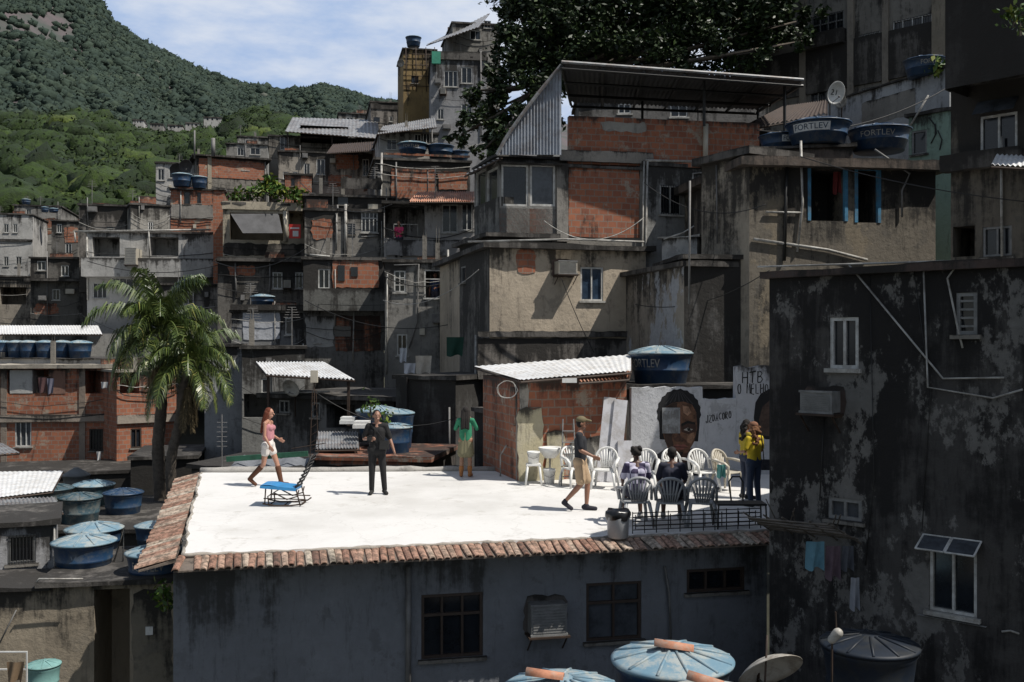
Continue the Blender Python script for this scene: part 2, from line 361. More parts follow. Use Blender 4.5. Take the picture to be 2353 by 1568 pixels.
    def done(s):
        W=s.fr.W; H=s.H-(s.slab or 0); zb=s.zb; dp=s.dep; m=MB()
        hs=[h for h in s.holes]
        us=sorted({0.0,W,*[min(max(h[0],0),W) for h in hs],*[min(max(h[2],0),W) for h in hs]}); zs=sorted({zb,H,*[min(max(h[1],zb),H) for h in hs],*[min(max(h[3],zb),H) for h in hs]})
        for i in range(len(us)-1):
            for j in range(len(zs)-1):
                cu=(us[i]+us[i+1])/2; cz=(zs[j]+zs[j+1])/2
                if any(h[0]<cu<h[2] and h[1]<cz<h[3] for h in hs): continue
                m.quad((us[i],0,zs[j]),(us[i+1],0,zs[j]),(us[i+1],0,zs[j+1]),(us[i],0,zs[j+1]))
        for u0,z0,u1,z1,d,bk in hs:
            m.quad((u0,0,z0),(u0,d,z0),(u0,d,z1),(u0,0,z1)); m.quad((u1,0,z1),(u1,d,z1),(u1,d,z0),(u1,0,z0))
            m.quad((u0,0,z0),(u1,0,z0),(u1,d,z0),(u0,d,z0)); m.quad((u0,0,z1),(u0,d,z1),(u1,d,z1),(u1,0,z1))
            if bk: m.quad((u0,d,z0),(u1,d,z0),(u1,d,z1),(u0,d,z1))
        m.quad((0,0,zb),(0,0,H),(0,dp,H),(0,dp,zb)); m.quad((W,0,H),(W,0,zb),(W,dp,zb),(W,dp,H)); m.quad((W,dp,zb),(0,dp,zb),(0,dp,H),(W,dp,H))
        if s.top: m.quad((0,0,H),(W,0,H),(W,dp,H),(0,dp,H))
        m.build(s.wn,s.mat,s.root,fr=s.fr)
        r=random.Random(int(W*100))
        if s.slab:
            o=s.over; b=MB(); k=max(3,int(W/.5))
            pts=[(-o+(W+2*o)*i/k, -o+r.uniform(-.04,.04)) for i in range(k+1)]
            vs=[];fs=[]
            for x,y in pts:
                e=r.uniform(-.03,.03); vs+=[(x,y,H+.002),(x,y,H+s.slab+e),(x,dp+o,H+s.slab),(x,dp+o,H+.002)]
            for i in range(k):
                a=4*i;c=4*(i+1)
                for q in range(4): fs.append((a+q,c+q,c+(q+1)%4,a+(q+1)%4))
            fs+= [(0,1,2,3),(4*k+3,4*k+2,4*k+1,4*k)]
            b.add(vs,fs).build('roof_slab',s.slabm,s.root,fr=s.fr)
        if s.auto and W>2:
            ok=lambda a,b_,c,d: not any(h[0]-.1<c and h[2]+.1>a and h[1]-.1<d and h[3]+.1>b_ for h in hs+s.pans)
            for i in range(int(W/1.8)):
                u=r.uniform(.1,W-.1)
                if any(h[0]-.1<u<h[2]+.1 for h in hs): continue
                rad=r.choice((.02,.03,.045)); zt=H+r.choice((-.4,-.1,.5)); z0=max(zb,s.zvis+r.uniform(0,.5)*(H-s.zvis)); k=u+r.uniform(-.08,.08)
                MB().tube([(u,-.07,zt),(u+.01,-.07,(zt+z0)/2),(k,-.07,z0)],rad,6).build('drain_pipe',M[r.choice(('pvc','greypipe','greypipe'))],s.root,True,fr=s.fr)
            for i in range(int(W/1.5)+2): # small fittings
                w=r.uniform(.25,.5); u=r.uniform(.1,max(.2,W-w-.1)); z=s.zvis+r.uniform(.15,.9)*(H-s.zvis); hh=r.uniform(.2,.5)
                if not ok(u,z,u+w,z+hh): continue
                s.pans.append((u,z,u+w,z+hh)); q=r.random()
                if q<.3: MB().box(u,-.3,z,u+w*.9+.15,-.002,z+.32).box(u+.04,-.315,z+.05,u+w*.9+.1,-.302,z+.27).build('air_vent_box',M[r.choice(('offwhite','greypipe'))],s.root,fr=s.fr)
                elif q<.65: MB().box(u,-.02,z,u+w,-.002,z+hh).build('small_dark_window',M['glass'],s.root,fr=s.fr); MB().box(u-.04,-.04,z-.05,u+w+.04,-.022,z).build('sill',M['conc'],s.root,fr=s.fr)
                else: MB().box(u,-.1,z,u+.2,-.002,z+.28).build('meter_box',M[r.choice(('greypipe','offwhite'))],s.root,fr=s.fr)
            for i in range(2):
                w=r.uniform(.8,2.2); hh=r.uniform(.5,1.4); u=r.uniform(0,max(.05,W-w)); z=s.zvis+r.uniform(.1,.8)*(H-s.zvis)
                if W>3 and z+hh<H and ok(u,z,u+w,z+hh):
                    s.pans.append((u,z,u+w,z+hh)); MB().prism(jagpoly(u,z,min(W,u+w),z+hh,.18,r),-.012,-.002).build('brick_patch' if i else 'plaster_patch',brickmat(.5,.9) if i else plaster((.4,.37,.33),.4),s.root,fr=s.fr)
            for i in range(2):
                z=s.zvis+r.uniform(.3,.95)*(H-s.zvis); sg=r.uniform(.1,.5); n=10
                MB().tube([(W*q/n,-.12,z+r.uniform(-.03,.03)-sg*4*(q/n)*(1-q/n)) for q in range(n+1)],r.choice((.012,.02)),4).build('cable',M[r.choice(('cable','cable','pvc'))],s.root,True,fr=s.fr)
            if s.slab:
                for i in range(r.choice((2,2,3,4))):
                    x=r.uniform(.2,W-.2); y=r.uniform(.3,dp*.5); z=H+s.slab; q=r.random(); m=MB()
                    if q<.4:
                        hh=r.uniform(.9,1.7); m.tube([(x,y,z),(x,y,z+hh)],.02,5)
                        for e in range(5): w_=.16+.04*e; m.tube([(x-w_,y+.02*e,z+hh-.1*e),(x+w_,y+.02*e,z+hh-.1*e)],.009,4)
                        m.build('antenna',M['greypipe'],s.root,fr=s.fr)
                    elif q<.7: m.box(x-.09,y-.09,z,x+.09,y+.09,z+r.uniform(.5,1.1)); m.tube([(x-.04,y,z+.4),(x-.05,y,z+1.4)],.008,4).tube([(x+.04,y,z+.4),(x+.06,y,z+1.35)],.008,4); m.build('column_stub',M['conc'],s.root,fr=s.fr)
                    else: m.box(x-.3,y,z,min(x+.7,W),y+.12,z+r.uniform(.3,.6)).build('low_parapet',brickmat(.7,.8),s.root,fr=s.fr)
        return s
# ------------------------------------------------------------ props
def tank(label,pxc,pytop,pybot,Y,wpx,body='tankblue',lid='tanklid',text=False,sector=0,group='blue water tanks on the rooftops',white=False,zb=None,lift=.22,ribs=10):
    Rr=wpx/F*Y/2; z0=Zz(pybot,Y) if zb is None else zb; zt=Zz(pytop,Y); h=max(zt-z0,.35*Rr); hl=min(lift*Rr,h*.35); hb=h-hl
    t=thing('water_tank',label,'water tank',(X(pxc,Y),Y,z0),0,group)
    r0=Rr*.8
    pr=[(r0*.97,0),(r0,.03*hb),(Rr*.87,hb*.42),(Rr*.9,hb*.45),(Rr*.9,hb*.5),(Rr*.88,hb*.52),(Rr*.95,hb*.86),(Rr*.99,hb*.9),(Rr*.99,hb*.98),(Rr*.9,hb)]
    MB().lathe(pr,40).build('body',M[body],t,True)
    m=MB(); m.lathe([(Rr*.96,hb*.97),(Rr*1.03,hb*.955),(Rr*1.04,hb*1.0),(Rr*.97,hb+hl*.15),(Rr*.6,hb+hl*.55),(Rr*.22,hb+hl*.92),(Rr*.2,hb+hl),(0.01,hb+hl)],40,close=False)
    ph=(pxc*.37)%1
    for k in range(ribs):
        a=2*pi*k/ribs+ph; c,s_=math.cos(a),math.sin(a)
        m.tube([(c*Rr*.2,s_*Rr*.2,hb+hl*.95),(c*Rr*.62,s_*Rr*.62,hb+hl*.58),(c*Rr*1.0,s_*Rr*1.0,hb+hl*.1)],Rr*.03,6)
    m.build('lid',M[lid],t,True)
    if text:
        vs,fs=textmesh('FORTLEV'); tw=1.15; th=hb*.26; zc=hb*.56; q=[]
        for u,w in vs:
            a=-pi/2+sector+(u-.5)*tw; rr=Rr*(.9+.1*((zc+w*th)/hb-.5)*1.2)*1.012+.012; q.append((rr*math.cos(a),rr*math.sin(a),zc+w*th))
        MB().add(q,fs).build('lettering',M['dish'] if not white else M['tankblue'],t)
        if white:
            b=MB(); n=10; vv=[];ff=[]
            for i in range(n+1):
                a=-pi/2+sector+(i/n-.5)*(tw+.15)
                for w in (-.25,1.25):
                    rr=Rr*(.9+.1*((zc+w*th)/hb-.5)*1.2)*1.012+.005; vv.append((rr*math.cos(a),rr*math.sin(a),zc+w*th))
            for i in range(n): ff.append((2*i,2*i+2,2*i+3,2*i+1))
            b.add(vv,ff).build('label_band',M['white'],t)
    return t
def ac(label,h,px0,py0,px1,py1,out=.35,mat='offwhite',frame=True,sc=(.1,.07,.06)):
    u0,z1=h.loc(px0,py0); u1,z0=h.loc(px1,py1); w=h.fr.world((u0+u1)/2,0,z0); h.pans.append((u0-.1,z0-.3,u1+.1,z1+.1))
    t=thing('air_conditioner',label,'air conditioner',w,h.fr.th); W=(u1-u0)/2; H=z1-z0
    MB().box(-W,-out,0,W,.1,H).build('casing',M[mat],t)
    m=MB(); m.box(-W-.015,-out-.02,-.012,W+.015,-out+.03,.02).box(-W-.015,-out-.02,H-.02,W+.015,-out+.03,H+.012)
    k=9
    for i in range(k): z=.04+(H-.08)*i/k; m.box(-W+.03,-out-.015,z,W-.03,-out-.002,z+(H-.08)/k*.45)
    m.build('grille',M['grime_alu'],t)
    b=MB(); b.box(-W-.05,-out-.05,-.045,W+.05,0,-.015); b.tube([(-W,-out,-.05),(-W,-.02,-.3)],.014); b.tube([(W,-out,-.05),(W,-.02,-.3)],.014)
    b.build('bracket',M['rust'],t)
    if frame:
        r=random.Random(int(px0)); pts=[]
        for k in range(22):
            a=2*pi*k/22; q=1/max(abs(math.cos(a)),abs(math.sin(a))); pts.append(((W+.07)*math.cos(a)*q*r.uniform(.92,1.1),H/2+(H/2+.07)*math.sin(a)*q*r.uniform(.9,1.12)))
        MB().prism(pts,-.012,-.003).build('patched_surround',plaster(sc,.5),t)
    return t
def pipeT(label,pts,r=.025,mat='pvc',name='pipe',cat='pipe',group=None):
    w=[P(*p) for p in pts]; o=w[0].copy(); m=MB().tube([p-o for p in w],r,7); ob=m.build(name,M[mat],None,True); ob.location=o
    return tag(ob,label,cat,group)
def cable(label,a,b,sag=.5,r=.012,mat='cable'):
    A=P(*a);B=P(*b); n=14; pts=[A.lerp(B,i/n)-Vector((0,0,sag*4*(i/n)*(1-i/n)))-A for i in range(n+1)]
    ob=MB().tube(pts,r,5).build('cable',M[mat],None,True); ob.location=A; return tag(ob,label,'cable')
def dish(label,px,py,Y,r,az=0,tilt=40,mat='dish',text=None,pole=1.0):
    c=P(px,py,Y); t=thing('satellite_dish',label,'satellite dish',c,R(az))
    rot=Matrix.Rotation(R(tilt),4,'X')
    m=MB(); n=28; vs=[];fs=[]; K=6
    for side in (0,.008):
        for i in range(K+1):
            q=r*i/K if i else r*.01
            for k in range(n):
                a=2*pi*k/n; vs.append(rot@Vector((q*math.cos(a),-(q*q)/(r*4)*1.6+side,q*math.sin(a)*1.08)))
    o=(K+1)*n
    for i in range(K):
        for k in range(n):
            fs.append((i*n+k,i*n+(k+1)%n,(i+1)*n+(k+1)%n,(i+1)*n+k)); fs.append((o+(i+1)*n+k,o+(i+1)*n+(k+1)%n,o+i*n+(k+1)%n,o+i*n+k))
    for k in range(n): fs.append((K*n+k,K*n+(k+1)%n,o+K*n+(k+1)%n,o+K*n+k))
    m.add(vs,fs).build('reflector',M[mat],t,True)
    e=rot@Vector((0,-r*.95,-r*.25)); m=MB().tube([rot@Vector((0,.0,-r)),e],.012,6); m.cap(e,e+Vector((0,r*.12,.02)),.03,.03,8); m.build('feed_arm',M['greypipe'],t,True)
    MB().tube([(0,.03,0),(0,.16,-.05),(0,.16,-pole)],.02,6).build('mount',M['rust'],t,True)
    if text:
        vs,fs=textmesh(text); MB().add([rot@Vector(((u-.5)*r*.7,-.012-r*.03,(w-.4)*r*.5)) for u,w in vs],fs).build('lettering',M['black'],t)
    return t
def sheet(label,p00,p10,p01,p11,waves,amp=.02,mat='metalgrey',name='corrugated_roof',cat='roof sheet',posts=None):
    a,b,c,d=[P(*p) for p in (p00,p10,p01,p11)]; o=a.copy()
    t=thing(name,label,cat,o)
    MB().corr(a-o,b-o,c-o,d-o,waves,amp).build('roofing_sheet',M[mat],t,True)
    m=MB(); dz=Vector((0,0,-.06)); m.tube([a-o+dz,b-o+dz],.03,6).tube([c-o+dz,d-o+dz],.03,6)
    for k in range(5): q=k/4; m.tube([a.lerp(b,q)-o+dz,c.lerp(d,q)-o+dz],.02,6)
    m.build('roof_beams',M['rust'],t)
    if posts:
        for q,w,h in posts:
            p=a.lerp(b,q).lerp(c.lerp(d,q),w)-o; MB().box(p.x-.04,p.y-.04,p.z-h,p.x+.04,p.y+.04,p.z-.05).build('post',M['rust'],t)
    return t
# ------------------------------------------------------------ people
_sk={}
def skin(c): 
    if c not in _sk: _sk[c]=simple('skin',c,.5,0,.12,8)
    return _sk[c]
_cl={}
def cloth(c,var=.2,scale=9):
    if (c,var) not in _cl: _cl[(c,var)]=simple('cloth',c,.85,0,var,scale)
    return _cl[(c,var)]
def rem(m,name,mat,parent,vox=.012,sm=3):
    o=m.build(name,mat,parent,True); r=o.modifiers.new('r','REMESH'); r.mode='VOXEL'; r.voxel_size=vox; r.use_smooth_shade=True
    if sm: s=o.modifiers.new('s','SMOOTH'); s.factor=.5; s.iterations=sm
    return o
J0=dict(pel=(0,0,.95),wa=(0,0,1.1),ch=(0,0,1.31),nk=(0,.01,1.47),hd=(0,-.02,1.635),
 shL=(.175,.01,1.425),elL=(.225,.03,1.13),wrL=(.24,-.05,.89),shR=(-.175,.01,1.425),elR=(-.225,.03,1.13),wrR=(-.24,-.05,.89),
 hiL=(.09,0,.92),knL=(.1,-.02,.5),anL=(.11,.02,.09),toL=(.13,-.15,.035),hiR=(-.09,0,.92),knR=(-.1,-.02,.5),anR=(-.11,.02,.09),toR=(-.13,-.15,.035))
def person(label,loc,rz,ht,J={},sk=(.3,.16,.1),shirt=None,sleeve=.5,pants=None,plen=2.0,skirt=None,shoes=(.02,.02,.02),boot=0,hair='short',hc=(.012,.009,.008),cap=None,yaw=0,fem=False,fist=False,group=None,tank=False):
    j={k:Vector(v) for k,v in {**J0,**J}.items()}; t=thing('person',label,'person',loc,R(rz),group); t.scale=(ht/1.75,)*3
    w=.88 if fem else 1.0; V=Vector
    rot=Matrix.Rotation(R(yaw),3,'Z'); hd=j['hd']
    m=MB(); sd=(j['shL']-j['shR']).normalized()
    m.cap(j['hiL'],j['hiR'],.1,.1); m.cap(j['pel']-sd*.04,j['wa']-sd*.035,.098,.082*w); m.cap(j['pel']+sd*.04,j['wa']+sd*.035,.098,.082*w)
    m.cap(j['wa']-sd*.04,j['ch']-sd*.06,.085*w,.1*w); m.cap(j['wa']+sd*.04,j['ch']+sd*.06,.085*w,.1*w)
    m.cap(j['ch'],j['nk'],.1*w,.055); m.cap(j['shL']-sd*.03,j['nk'],.052*w,.048); m.cap(j['shR']+sd*.03,j['nk'],.052*w,.048)
    if fem: 
        f=V((0,-.07,0)); m.ell(j['ch']+f+sd*.07,(.06,.06,.06)); m.ell(j['ch']+f-sd*.07,(.06,.06,.06))
    m.cap(j['nk'],hd-V((0,0,.06)),.05*w,.048*w)
    H_=lambda x,y,z: hd+rot@V((x,y,z))
    m.ell(hd+V((0,0,.025)),(.075,.091,.096),16,12,rot); m.ell(H_(0,-.02,-.045),(.056,.064,.068),14,10,rot)
    m.cap(H_(0,-.09,.01),H_(0,-.112,-.018),.012,.016,8); m.cap(H_(-.022,-.085,-.058),H_(.022,-.085,-.058),.011,.011,8)
    m.cap(H_(-.025,-.082,.035),H_(.025,-.082,.035),.014,.014,8)
    for sx in (-1,1): m.ell(H_(sx*.08,.005,-.005),(.012,.022,.032),8,6,rot)
    for s_ in 'LR':
        sh,el,wr=j['sh'+s_],j['el'+s_],j['wr'+s_]; m.cap(sh,el,.048*w,.037*w); m.cap(el,el.lerp(wr,.35),.037*w,.038*w); m.cap(el.lerp(wr,.35),wr,.038*w,.025*w)
        d=(wr-el).normalized(); sx=1 if s_=='L' else -1
        pa=wr+d*.045; side=d.cross(V((sx,0,0)))
        if side.length<.1: side=V((0,-1,0))
        side.normalize(); nn=d.cross(side).normalized()*(-sx)
        m.cap(wr,pa+side*.018,.024,.021,8); m.cap(wr,pa-side*.018,.024,.021,8)
        cu=.9 if fist else .35
        for q,(o,ln) in enumerate(((.03,.07),(.01,.078),(-.011,.072),(-.03,.056))):
            b0=pa+d*.03+side*o; k1=b0+(d+nn*cu*.5).normalized()*ln*.5; k2=k1+(d+nn*cu*2).normalized()*ln*.5
            m.cap(pa+side*o*.6,b0,.01,.0098,8); m.cap(b0,k1,.0098,.009,8); m.cap(k1,k2,.009,.008,8)
        th=wr+d*.02+side*.03; t1=th+(side*.8+d).normalized()*.035; t2=t1+(d+side*.2+nn*.4).normalized()*.03
        m.cap(th,t1,.012,.011,8); m.cap(t1,t2,.011,.009,8)
        hi,kn,an,to=[j[k+s_] for k in('hi','kn','an','to')]
        m.cap(hi,kn,.083,.052); m.cap(kn,kn.lerp(an,.35),.051,.054); m.cap(kn.lerp(an,.35),an,.053,.035)
        hl=an+(an-to).normalized()*.05; hl.z=min(an.z-.04,an.z); m.cap(hl,to,.036,.03); m.cap(an,hl,.036,.036)
    rem(m,'body',skin(sk),t,.009,2)
    e=MB(); 
    for sx in (-1,1): e.ell(H_(sx*.03,-.091,.012),(.011,.006,.006),8,6,rot)
    e.build('eyes',M['black'],t,True)
    g=.013
    if shirt is not None:
        m=MB(); lo=j['pel'] if not tank else j['wa']
        m.cap(j['ch']-sd*.06,lo-sd*.05,.1*w+g,.1+g*.8); m.cap(j['ch']+sd*.06,lo+sd*.05,.1*w+g,.1+g*.8)
        if fem: m.ell(j['ch']+V((0,-.07,0))+sd*.07,(.072,.068,.07)); m.ell(j['ch']+V((0,-.07,0))-sd*.07,(.072,.068,.07))
        if not tank:
            m.cap(j['shL']-sd*.02,j['nk']-V((0,0,.035)),.052*w+g,.06); m.cap(j['shR']+sd*.02,j['nk']-V((0,0,.035)),.052*w+g,.06)
            m.cap(j['ch'],j['nk']-V((0,0,.06)),.1+g,.06+g)
            for s_ in 'LR':
                sh,el,wr=j['sh'+s_],j['el'+s_],j['wr'+s_]
                if sleeve<=1: m.cap(sh,sh.lerp(el,sleeve),.052*w+g,.045*w+g*1.5)
                else: m.cap(sh,el,.052*w+g,.045*w+g); m.cap(el,el.lerp(wr,sleeve-1),.045*w+g,.034*w+g)
        rem(m,'shirt',shirt if not isinstance(shirt,tuple) else cloth(shirt),t,.013,3)
    if pants is not None:
        m=MB(); m.cap(j['hiL'],j['hiR'],.103+g,.103+g); m.cap(j['pel']-sd*.04,j['pel']+sd*.04,.102+g,.102+g); m.cap(j['pel'],j['pel'].lerp(j['wa'],.5),.108,.103)
        for s_ in 'LR':
            hi,kn,an=j['hi'+s_],j['kn'+s_],j['an'+s_]
            if plen<=1: m.cap(hi,hi.lerp(kn,plen),.087+g,.07+g*1.8)
            else: m.cap(hi,kn,.087+g,.055+g); m.cap(kn,kn.lerp(an,min(plen-1,1)*.97),.055+g,.042+g)
        rem(m,'trousers' if plen>1 else 'shorts',cloth(pants),t,.013,3)
    if skirt is not None:
        m=MB(); 
        for q in (-1,0,1): m.cap(j['wa']+sd*.05*q,j['knL'].lerp(j['knR'],.5)+V((0,0,.1))+sd*.09*q,.1,.13)
        rem(m,'skirt',cloth(skirt),t,.014,3)
    for s_ in 'LR':
        an,to,kn=j['an'+s_],j['to'+s_],j['kn'+s_]; m=MB(); hl=an+(an-to).normalized()*.055; hl.z=an.z-.035
        m.cap(hl,to,.046,.04); m.cap(an,hl,.048,.044)
        if boot: m.cap(an,an.lerp(kn,boot),.05,.066)
        rem(m,'boot' if boot else 'shoe',cloth(shoes,.1),t,.01,2)
    m=MB(); hm=cloth(hc,.3)
    m.ell(H_(0,.018,.042),(.085,.092,.092),16,12,rot); 
    if hair=='short': m.ell(H_(0,.03,.0),(.08,.073,.08),12,10,rot)
    if hair=='afro': 
        for k in range(16): a=k*2.4; m.ell(H_(.07*math.cos(a),.03+.06*math.sin(a),.05+.05*math.sin(k*1.7)),(.045,.045,.045),8,6)
    if hair=='bun': m.ell(H_(0,.03,.0),(.082,.075,.08)); m.ell(H_(0,.11,.08),(.045,.045,.045))
    if hair=='long':
        for q in (-1,-.4,.4,1):
            a=H_(.06*q,.05,.02); b=j['nk']+rot@V((.07*q,.085,-.02)); c=j['ch']+rot@V((.085*q,.135,-.06-.03*abs(q)))
            m.cap(a,b,.05,.045); m.cap(b,c,.045,.03)
        for q in (-1,1): m.cap(H_(.07*q,.0,.0),j['nk']+rot@V((.095*q,.04,-.02)),.028,.03)
    if hair=='curly':
        r=random.Random(3)
        for k in range(60):
            z=-r.random()*.36; m.ell(H_(r.uniform(-.1,.1),.05+r.uniform(-.03,.08),z+.03),(.035,.035,.035),8,6)
    rem(m,'hair',hm,t,.01,1)
    if cap is not None:
        m=MB(); m.ell(H_(0,.008,.068),(.096,.106,.076),16,10,rot); m.cap(H_(-.03,-.1,.062),H_(-.028,-.165,.05),.026,.02,8); m.cap(H_(.03,-.1,.062),H_(.028,-.165,.05),.026,.02,8); m.cap(H_(0,-.1,.064),H_(0,-.175,.05),.03,.02,8)
        rem(m,'cap',cloth(cap),t,.01,2)
    return t
def foot(px,py): Y=CZ*F/(py-CY); return (X(px,Y),Y,0)

# ============================================================ SETTING
W_=bpy.data.worlds.new('World'); bpy.context.scene.world=W_; W_.use_nodes=True; nt=W_.node_tree; bg=nt.nodes['Background']
EL=57.; sv=Vector((.937*math.cos(R(EL)),-.35*math.cos(R(EL)),math.sin(R(EL)))).normalized()
sk=N(nt,'TexSky',sky_type='NISHITA'); sk.sun_disc=False; sk.sun_elevation=R(EL); sk.sun_rotation=math.atan2(sv.x,sv.y); sk.air_density=1.2; sk.dust_density=1.2; sk.altitude=200
tc=N(nt,'TexCoord'); mp=N(nt,'Mapping'); mp.inputs['Scale'].default_value=(1.0,1.0,3.0); mp.inputs['Location'].default_value=(.4,.2,.35); L(nt,tc.outputs['Generated'],mp.inputs['Vector'])
n=nz(nt,mp.outputs[0],3.4,10,.58); f=ramp(nt,n,.4,.6); f=math_(nt,'MULTIPLY',f,.85)
sp=N(nt,'SeparateXYZ'); L(nt,tc.outputs['Generated'],sp.inputs[0]); nf=ramp(nt,sp.outputs[1],.35,.85)
bl=mixc(nt,math_(nt,'MULTIPLY',nf,.95),sk.outputs[0],(5.4,7.4,11.2))
cl=mixc(nt,nf,(5.5,6.,6.8),(10.6,11.2,12.3))
col=mixc(nt,f,bl,cl); L(nt,col,bg.inputs['Color']); bg.inputs['Strength'].default_value=.07
ld=bpy.data.lights.new('sun','SUN'); ld.energy=5.0; ld.angle=R(.5); ld.color=(1,.95,.87); lo=bpy.data.objects.new('sun',ld); C.objects.link(lo); lo.rotation_euler=(-sv).to_track_quat('-Z','Y').to_euler()
cam=bpy.data.cameras.new('cam'); cam.lens=35; cam.sensor_width=36; cam.clip_end=5000; co=bpy.data.objects.new('cam',cam); C.objects.link(co); co.location=(0,0,CZ); co.rotation_euler=(R(90),0,0); bpy.context.scene.camera=co
bpy.context.scene.view_settings.view_transform='Standard'
xs=[-3000,-800,-300]+list(range(-150,151,6))+[300,800,3000]; ys=[-500,-60]+list(range(-6,150,6))+[200,400,900,3000]
def gz(x,y):
    z=-9+.2*min(max(0,y-22),90)+.1*min(max(0,x),60)*(1 if y>20 else .3); return z+.5*noise.noise(Vector((x*.1,y*.1,0)))
V=[(x,y,gz(x,y)) for y in ys for x in xs]; nx=len(xs); Q=[(j*nx+i,j*nx+i+1,(j+1)*nx+i+1,(j+1)*nx+i) for j in range(len(ys)-1) for i in range(nx-1)]
struct(npmesh('ground',V,Q,M['earth'],smooth=True))
def interp(c,x): return float(np.interp(x,[p[0] for p in c],[p[1] for p in c]))
near=[(-900,290),(0,300),(100,286),(190,275),(260,298),(310,325),(430,322),(505,312),(530,290),(600,268),(650,295),(760,330),(1000,400),(1400,480)]
far=[(-900,-700),(0,-260),(120,-150),(230,0),(262,52),(300,82),(360,114),(420,144),(480,170),(550,196),(600,203),(650,214),(700,206),(745,199),(800,213),(860,234),(1000,240),(1400,300)]
def hill(name,curve,Y0,Y1,base,mat,pw):
    def pt(px,t):
        top=interp(curve,px); Y=Y0+(Y1-Y0)*t; py=base+(top-base)*t**pw
        p=P(px,py,Y); k=math.sin(min(t,1)*pi); p.z+=k*(Y1/60)*noise.noise(Vector((px*.012,t*5,1.3))); return p
    cols=list(range(-900,1401,25)); T=[i/14 for i in range(15)]
    V=[pt(px,t) for t in T for px in cols]; n=len(cols)
    for px in cols: q=pt(px,1); V.append((q.x*1.15,q.y*1.15,q.z-Y1*.25))
    Q=[(j*n+i,j*n+i+1,(j+1)*n+i+1,(j+1)*n+i) for j in range(len(T)) for i in range(n-1)]
    struct(npmesh(name,[tuple(v) for v in V],Q,mat,smooth=True)); return pt
ptn=hill('hill',near,105,230,520,M['earth'],.85)
ptf=hill('mountain',far,290,680,360,M['hillrock'],.9)
def icos(sub,seed):
    b=bmesh.new(); bmesh.ops.create_icosphere(b,subdivisions=sub,radius=1); vs=[]
    for v in b.verts:
        p=v.co.copy(); k=1+.5*noise.noise(p*1.6+Vector((seed*7,0,0)))+.35*noise.noise(p*4+Vector((0,seed*5,0))); q=p*k; q.z*=.8; vs.append(q)
    fs=[[v.index for v in f.verts] for f in b.faces]; b.free(); return np.array([tuple(v) for v in vs]),np.array(fs)
def forest(name,pt,n,pxr,rr,mat,label,lq,ls,seed,skip=None,sub=2,smooth=True,big=.08):
    sh=[icos(sub,i) for i in range(8)]; r=np.random.RandomState(seed); Vs=[];Fs=[];Rn=[];o=0;LC=[];LR=[]
    for i in range(n):
        px=r.uniform(*pxr); t=r.rand()**.75; p=pt(px,t)
        if skip and skip(px,p,r): continue
        s=r.uniform(*rr)*(1.5 if r.rand()<big else 1); v,f=sh[r.randint(8)]; a=r.uniform(0,2*pi); c,q=math.cos(a),math.sin(a)
        vv=v*np.array([s,s,s*r.uniform(.8,1.3)]); vv=np.stack([vv[:,0]*c-vv[:,1]*q,vv[:,0]*q+vv[:,1]*c,vv[:,2]],1)+np.array([p.x,p.y,p.z+s*.3])
        col=float(np.clip(r.normal(.42,.2),0,.95)); 
        if r.rand()<.004: col=1.
        Vs.append(vv); Fs.append(f+o); o+=len(v); Rn.append(np.full(len(f),col))
        if lq:
            k=r.randint(0,len(v),lq); LC.append(vv[k]+r.normal(size=(lq,3))*s*.09); LR.append(np.clip(col+r.normal(size=lq)*.22,0,.97))
    V=np.concatenate(Vs); Q=np.concatenate(Fs); rn=np.concatenate(Rn)
    o1=npmesh(name,V,Q,mat,rn,smooth=smooth); tag(o1,label,'forest',kind='stuff')
    if lq:
        v,q=leaves(np.concatenate(LC),ls,seed); o2=npmesh('forest_foliage',v,q,mat,np.concatenate(LR)); tag(o2,'leafy outline of the '+label,'forest',kind='stuff')
forest('forest',ptn,3000,(-250,900),(1.3,2.8),M['forest'],'bright green woods on the lower hillside behind the houses',100,.32,1)
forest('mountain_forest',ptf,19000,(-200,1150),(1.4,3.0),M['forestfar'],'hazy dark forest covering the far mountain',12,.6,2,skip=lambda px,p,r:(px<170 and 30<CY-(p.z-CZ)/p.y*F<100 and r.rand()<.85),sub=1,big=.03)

# ============================================================ HOUSES (far to near)
BK=brickmat(.3); BD=brickmat(.7,.8)
wht=lambda d=.35: plaster((.5,.49,.47),d); gry=lambda d=.5: plaster((.3,.29,.27),d); drk=lambda d=.8: plaster((.16,.15,.135),d); crm=lambda d=.35: plaster((.5,.44,.34),d)
for i,(a,b,t,bb,Y,m_,lb) in enumerate([(305,330,274,300,238,wht(.2),'tiny white house leftmost among the trees of the far slope'),(345,374,283,300,240,gry(.3),'tiny grey house with flat roof among the far trees'),(385,420,286,300,239,wht(.3),'tiny wide house in the middle of the far cluster in the woods'),(426,460,281,300,238,wht(.1),'tiny bright white house right of middle among the far trees'),(468,512,268,290,238,wht(.1),'tallest tiny white house at the right end of the far cluster')]):
    h=House(lb,a,Y,b,Y,t,bb,6,m_,ext=3,slab=.3,group='tiny houses in the woods')
    w=(b-a)/4
    for k in range(3): h.win(a+w*(k+.6),t+4,a+w*(k+1),t+9,1,fm='black',sill=False)
    h.done()
h=House('pale far house at the left edge with brown windows',-60,92,75,90,488,640,8,wht(.4)); h.win(8,515,20,535);h.win(30,515,40,535);h.win(8,590,20,612);h.win(36,590,50,612);h.panel(-60,548,75,556,M['concdark'],'floor_band',.1,0);h.done()
h=House('pale stepped house behind the leftmost far house, tanks on top',32,98,140,96,470,600,8,gry(.35)); h.win(60,480,72,497);h.win(85,505,100,525);h.win(110,505,124,525);h.panel(100,500,136,540,BD);h.done()
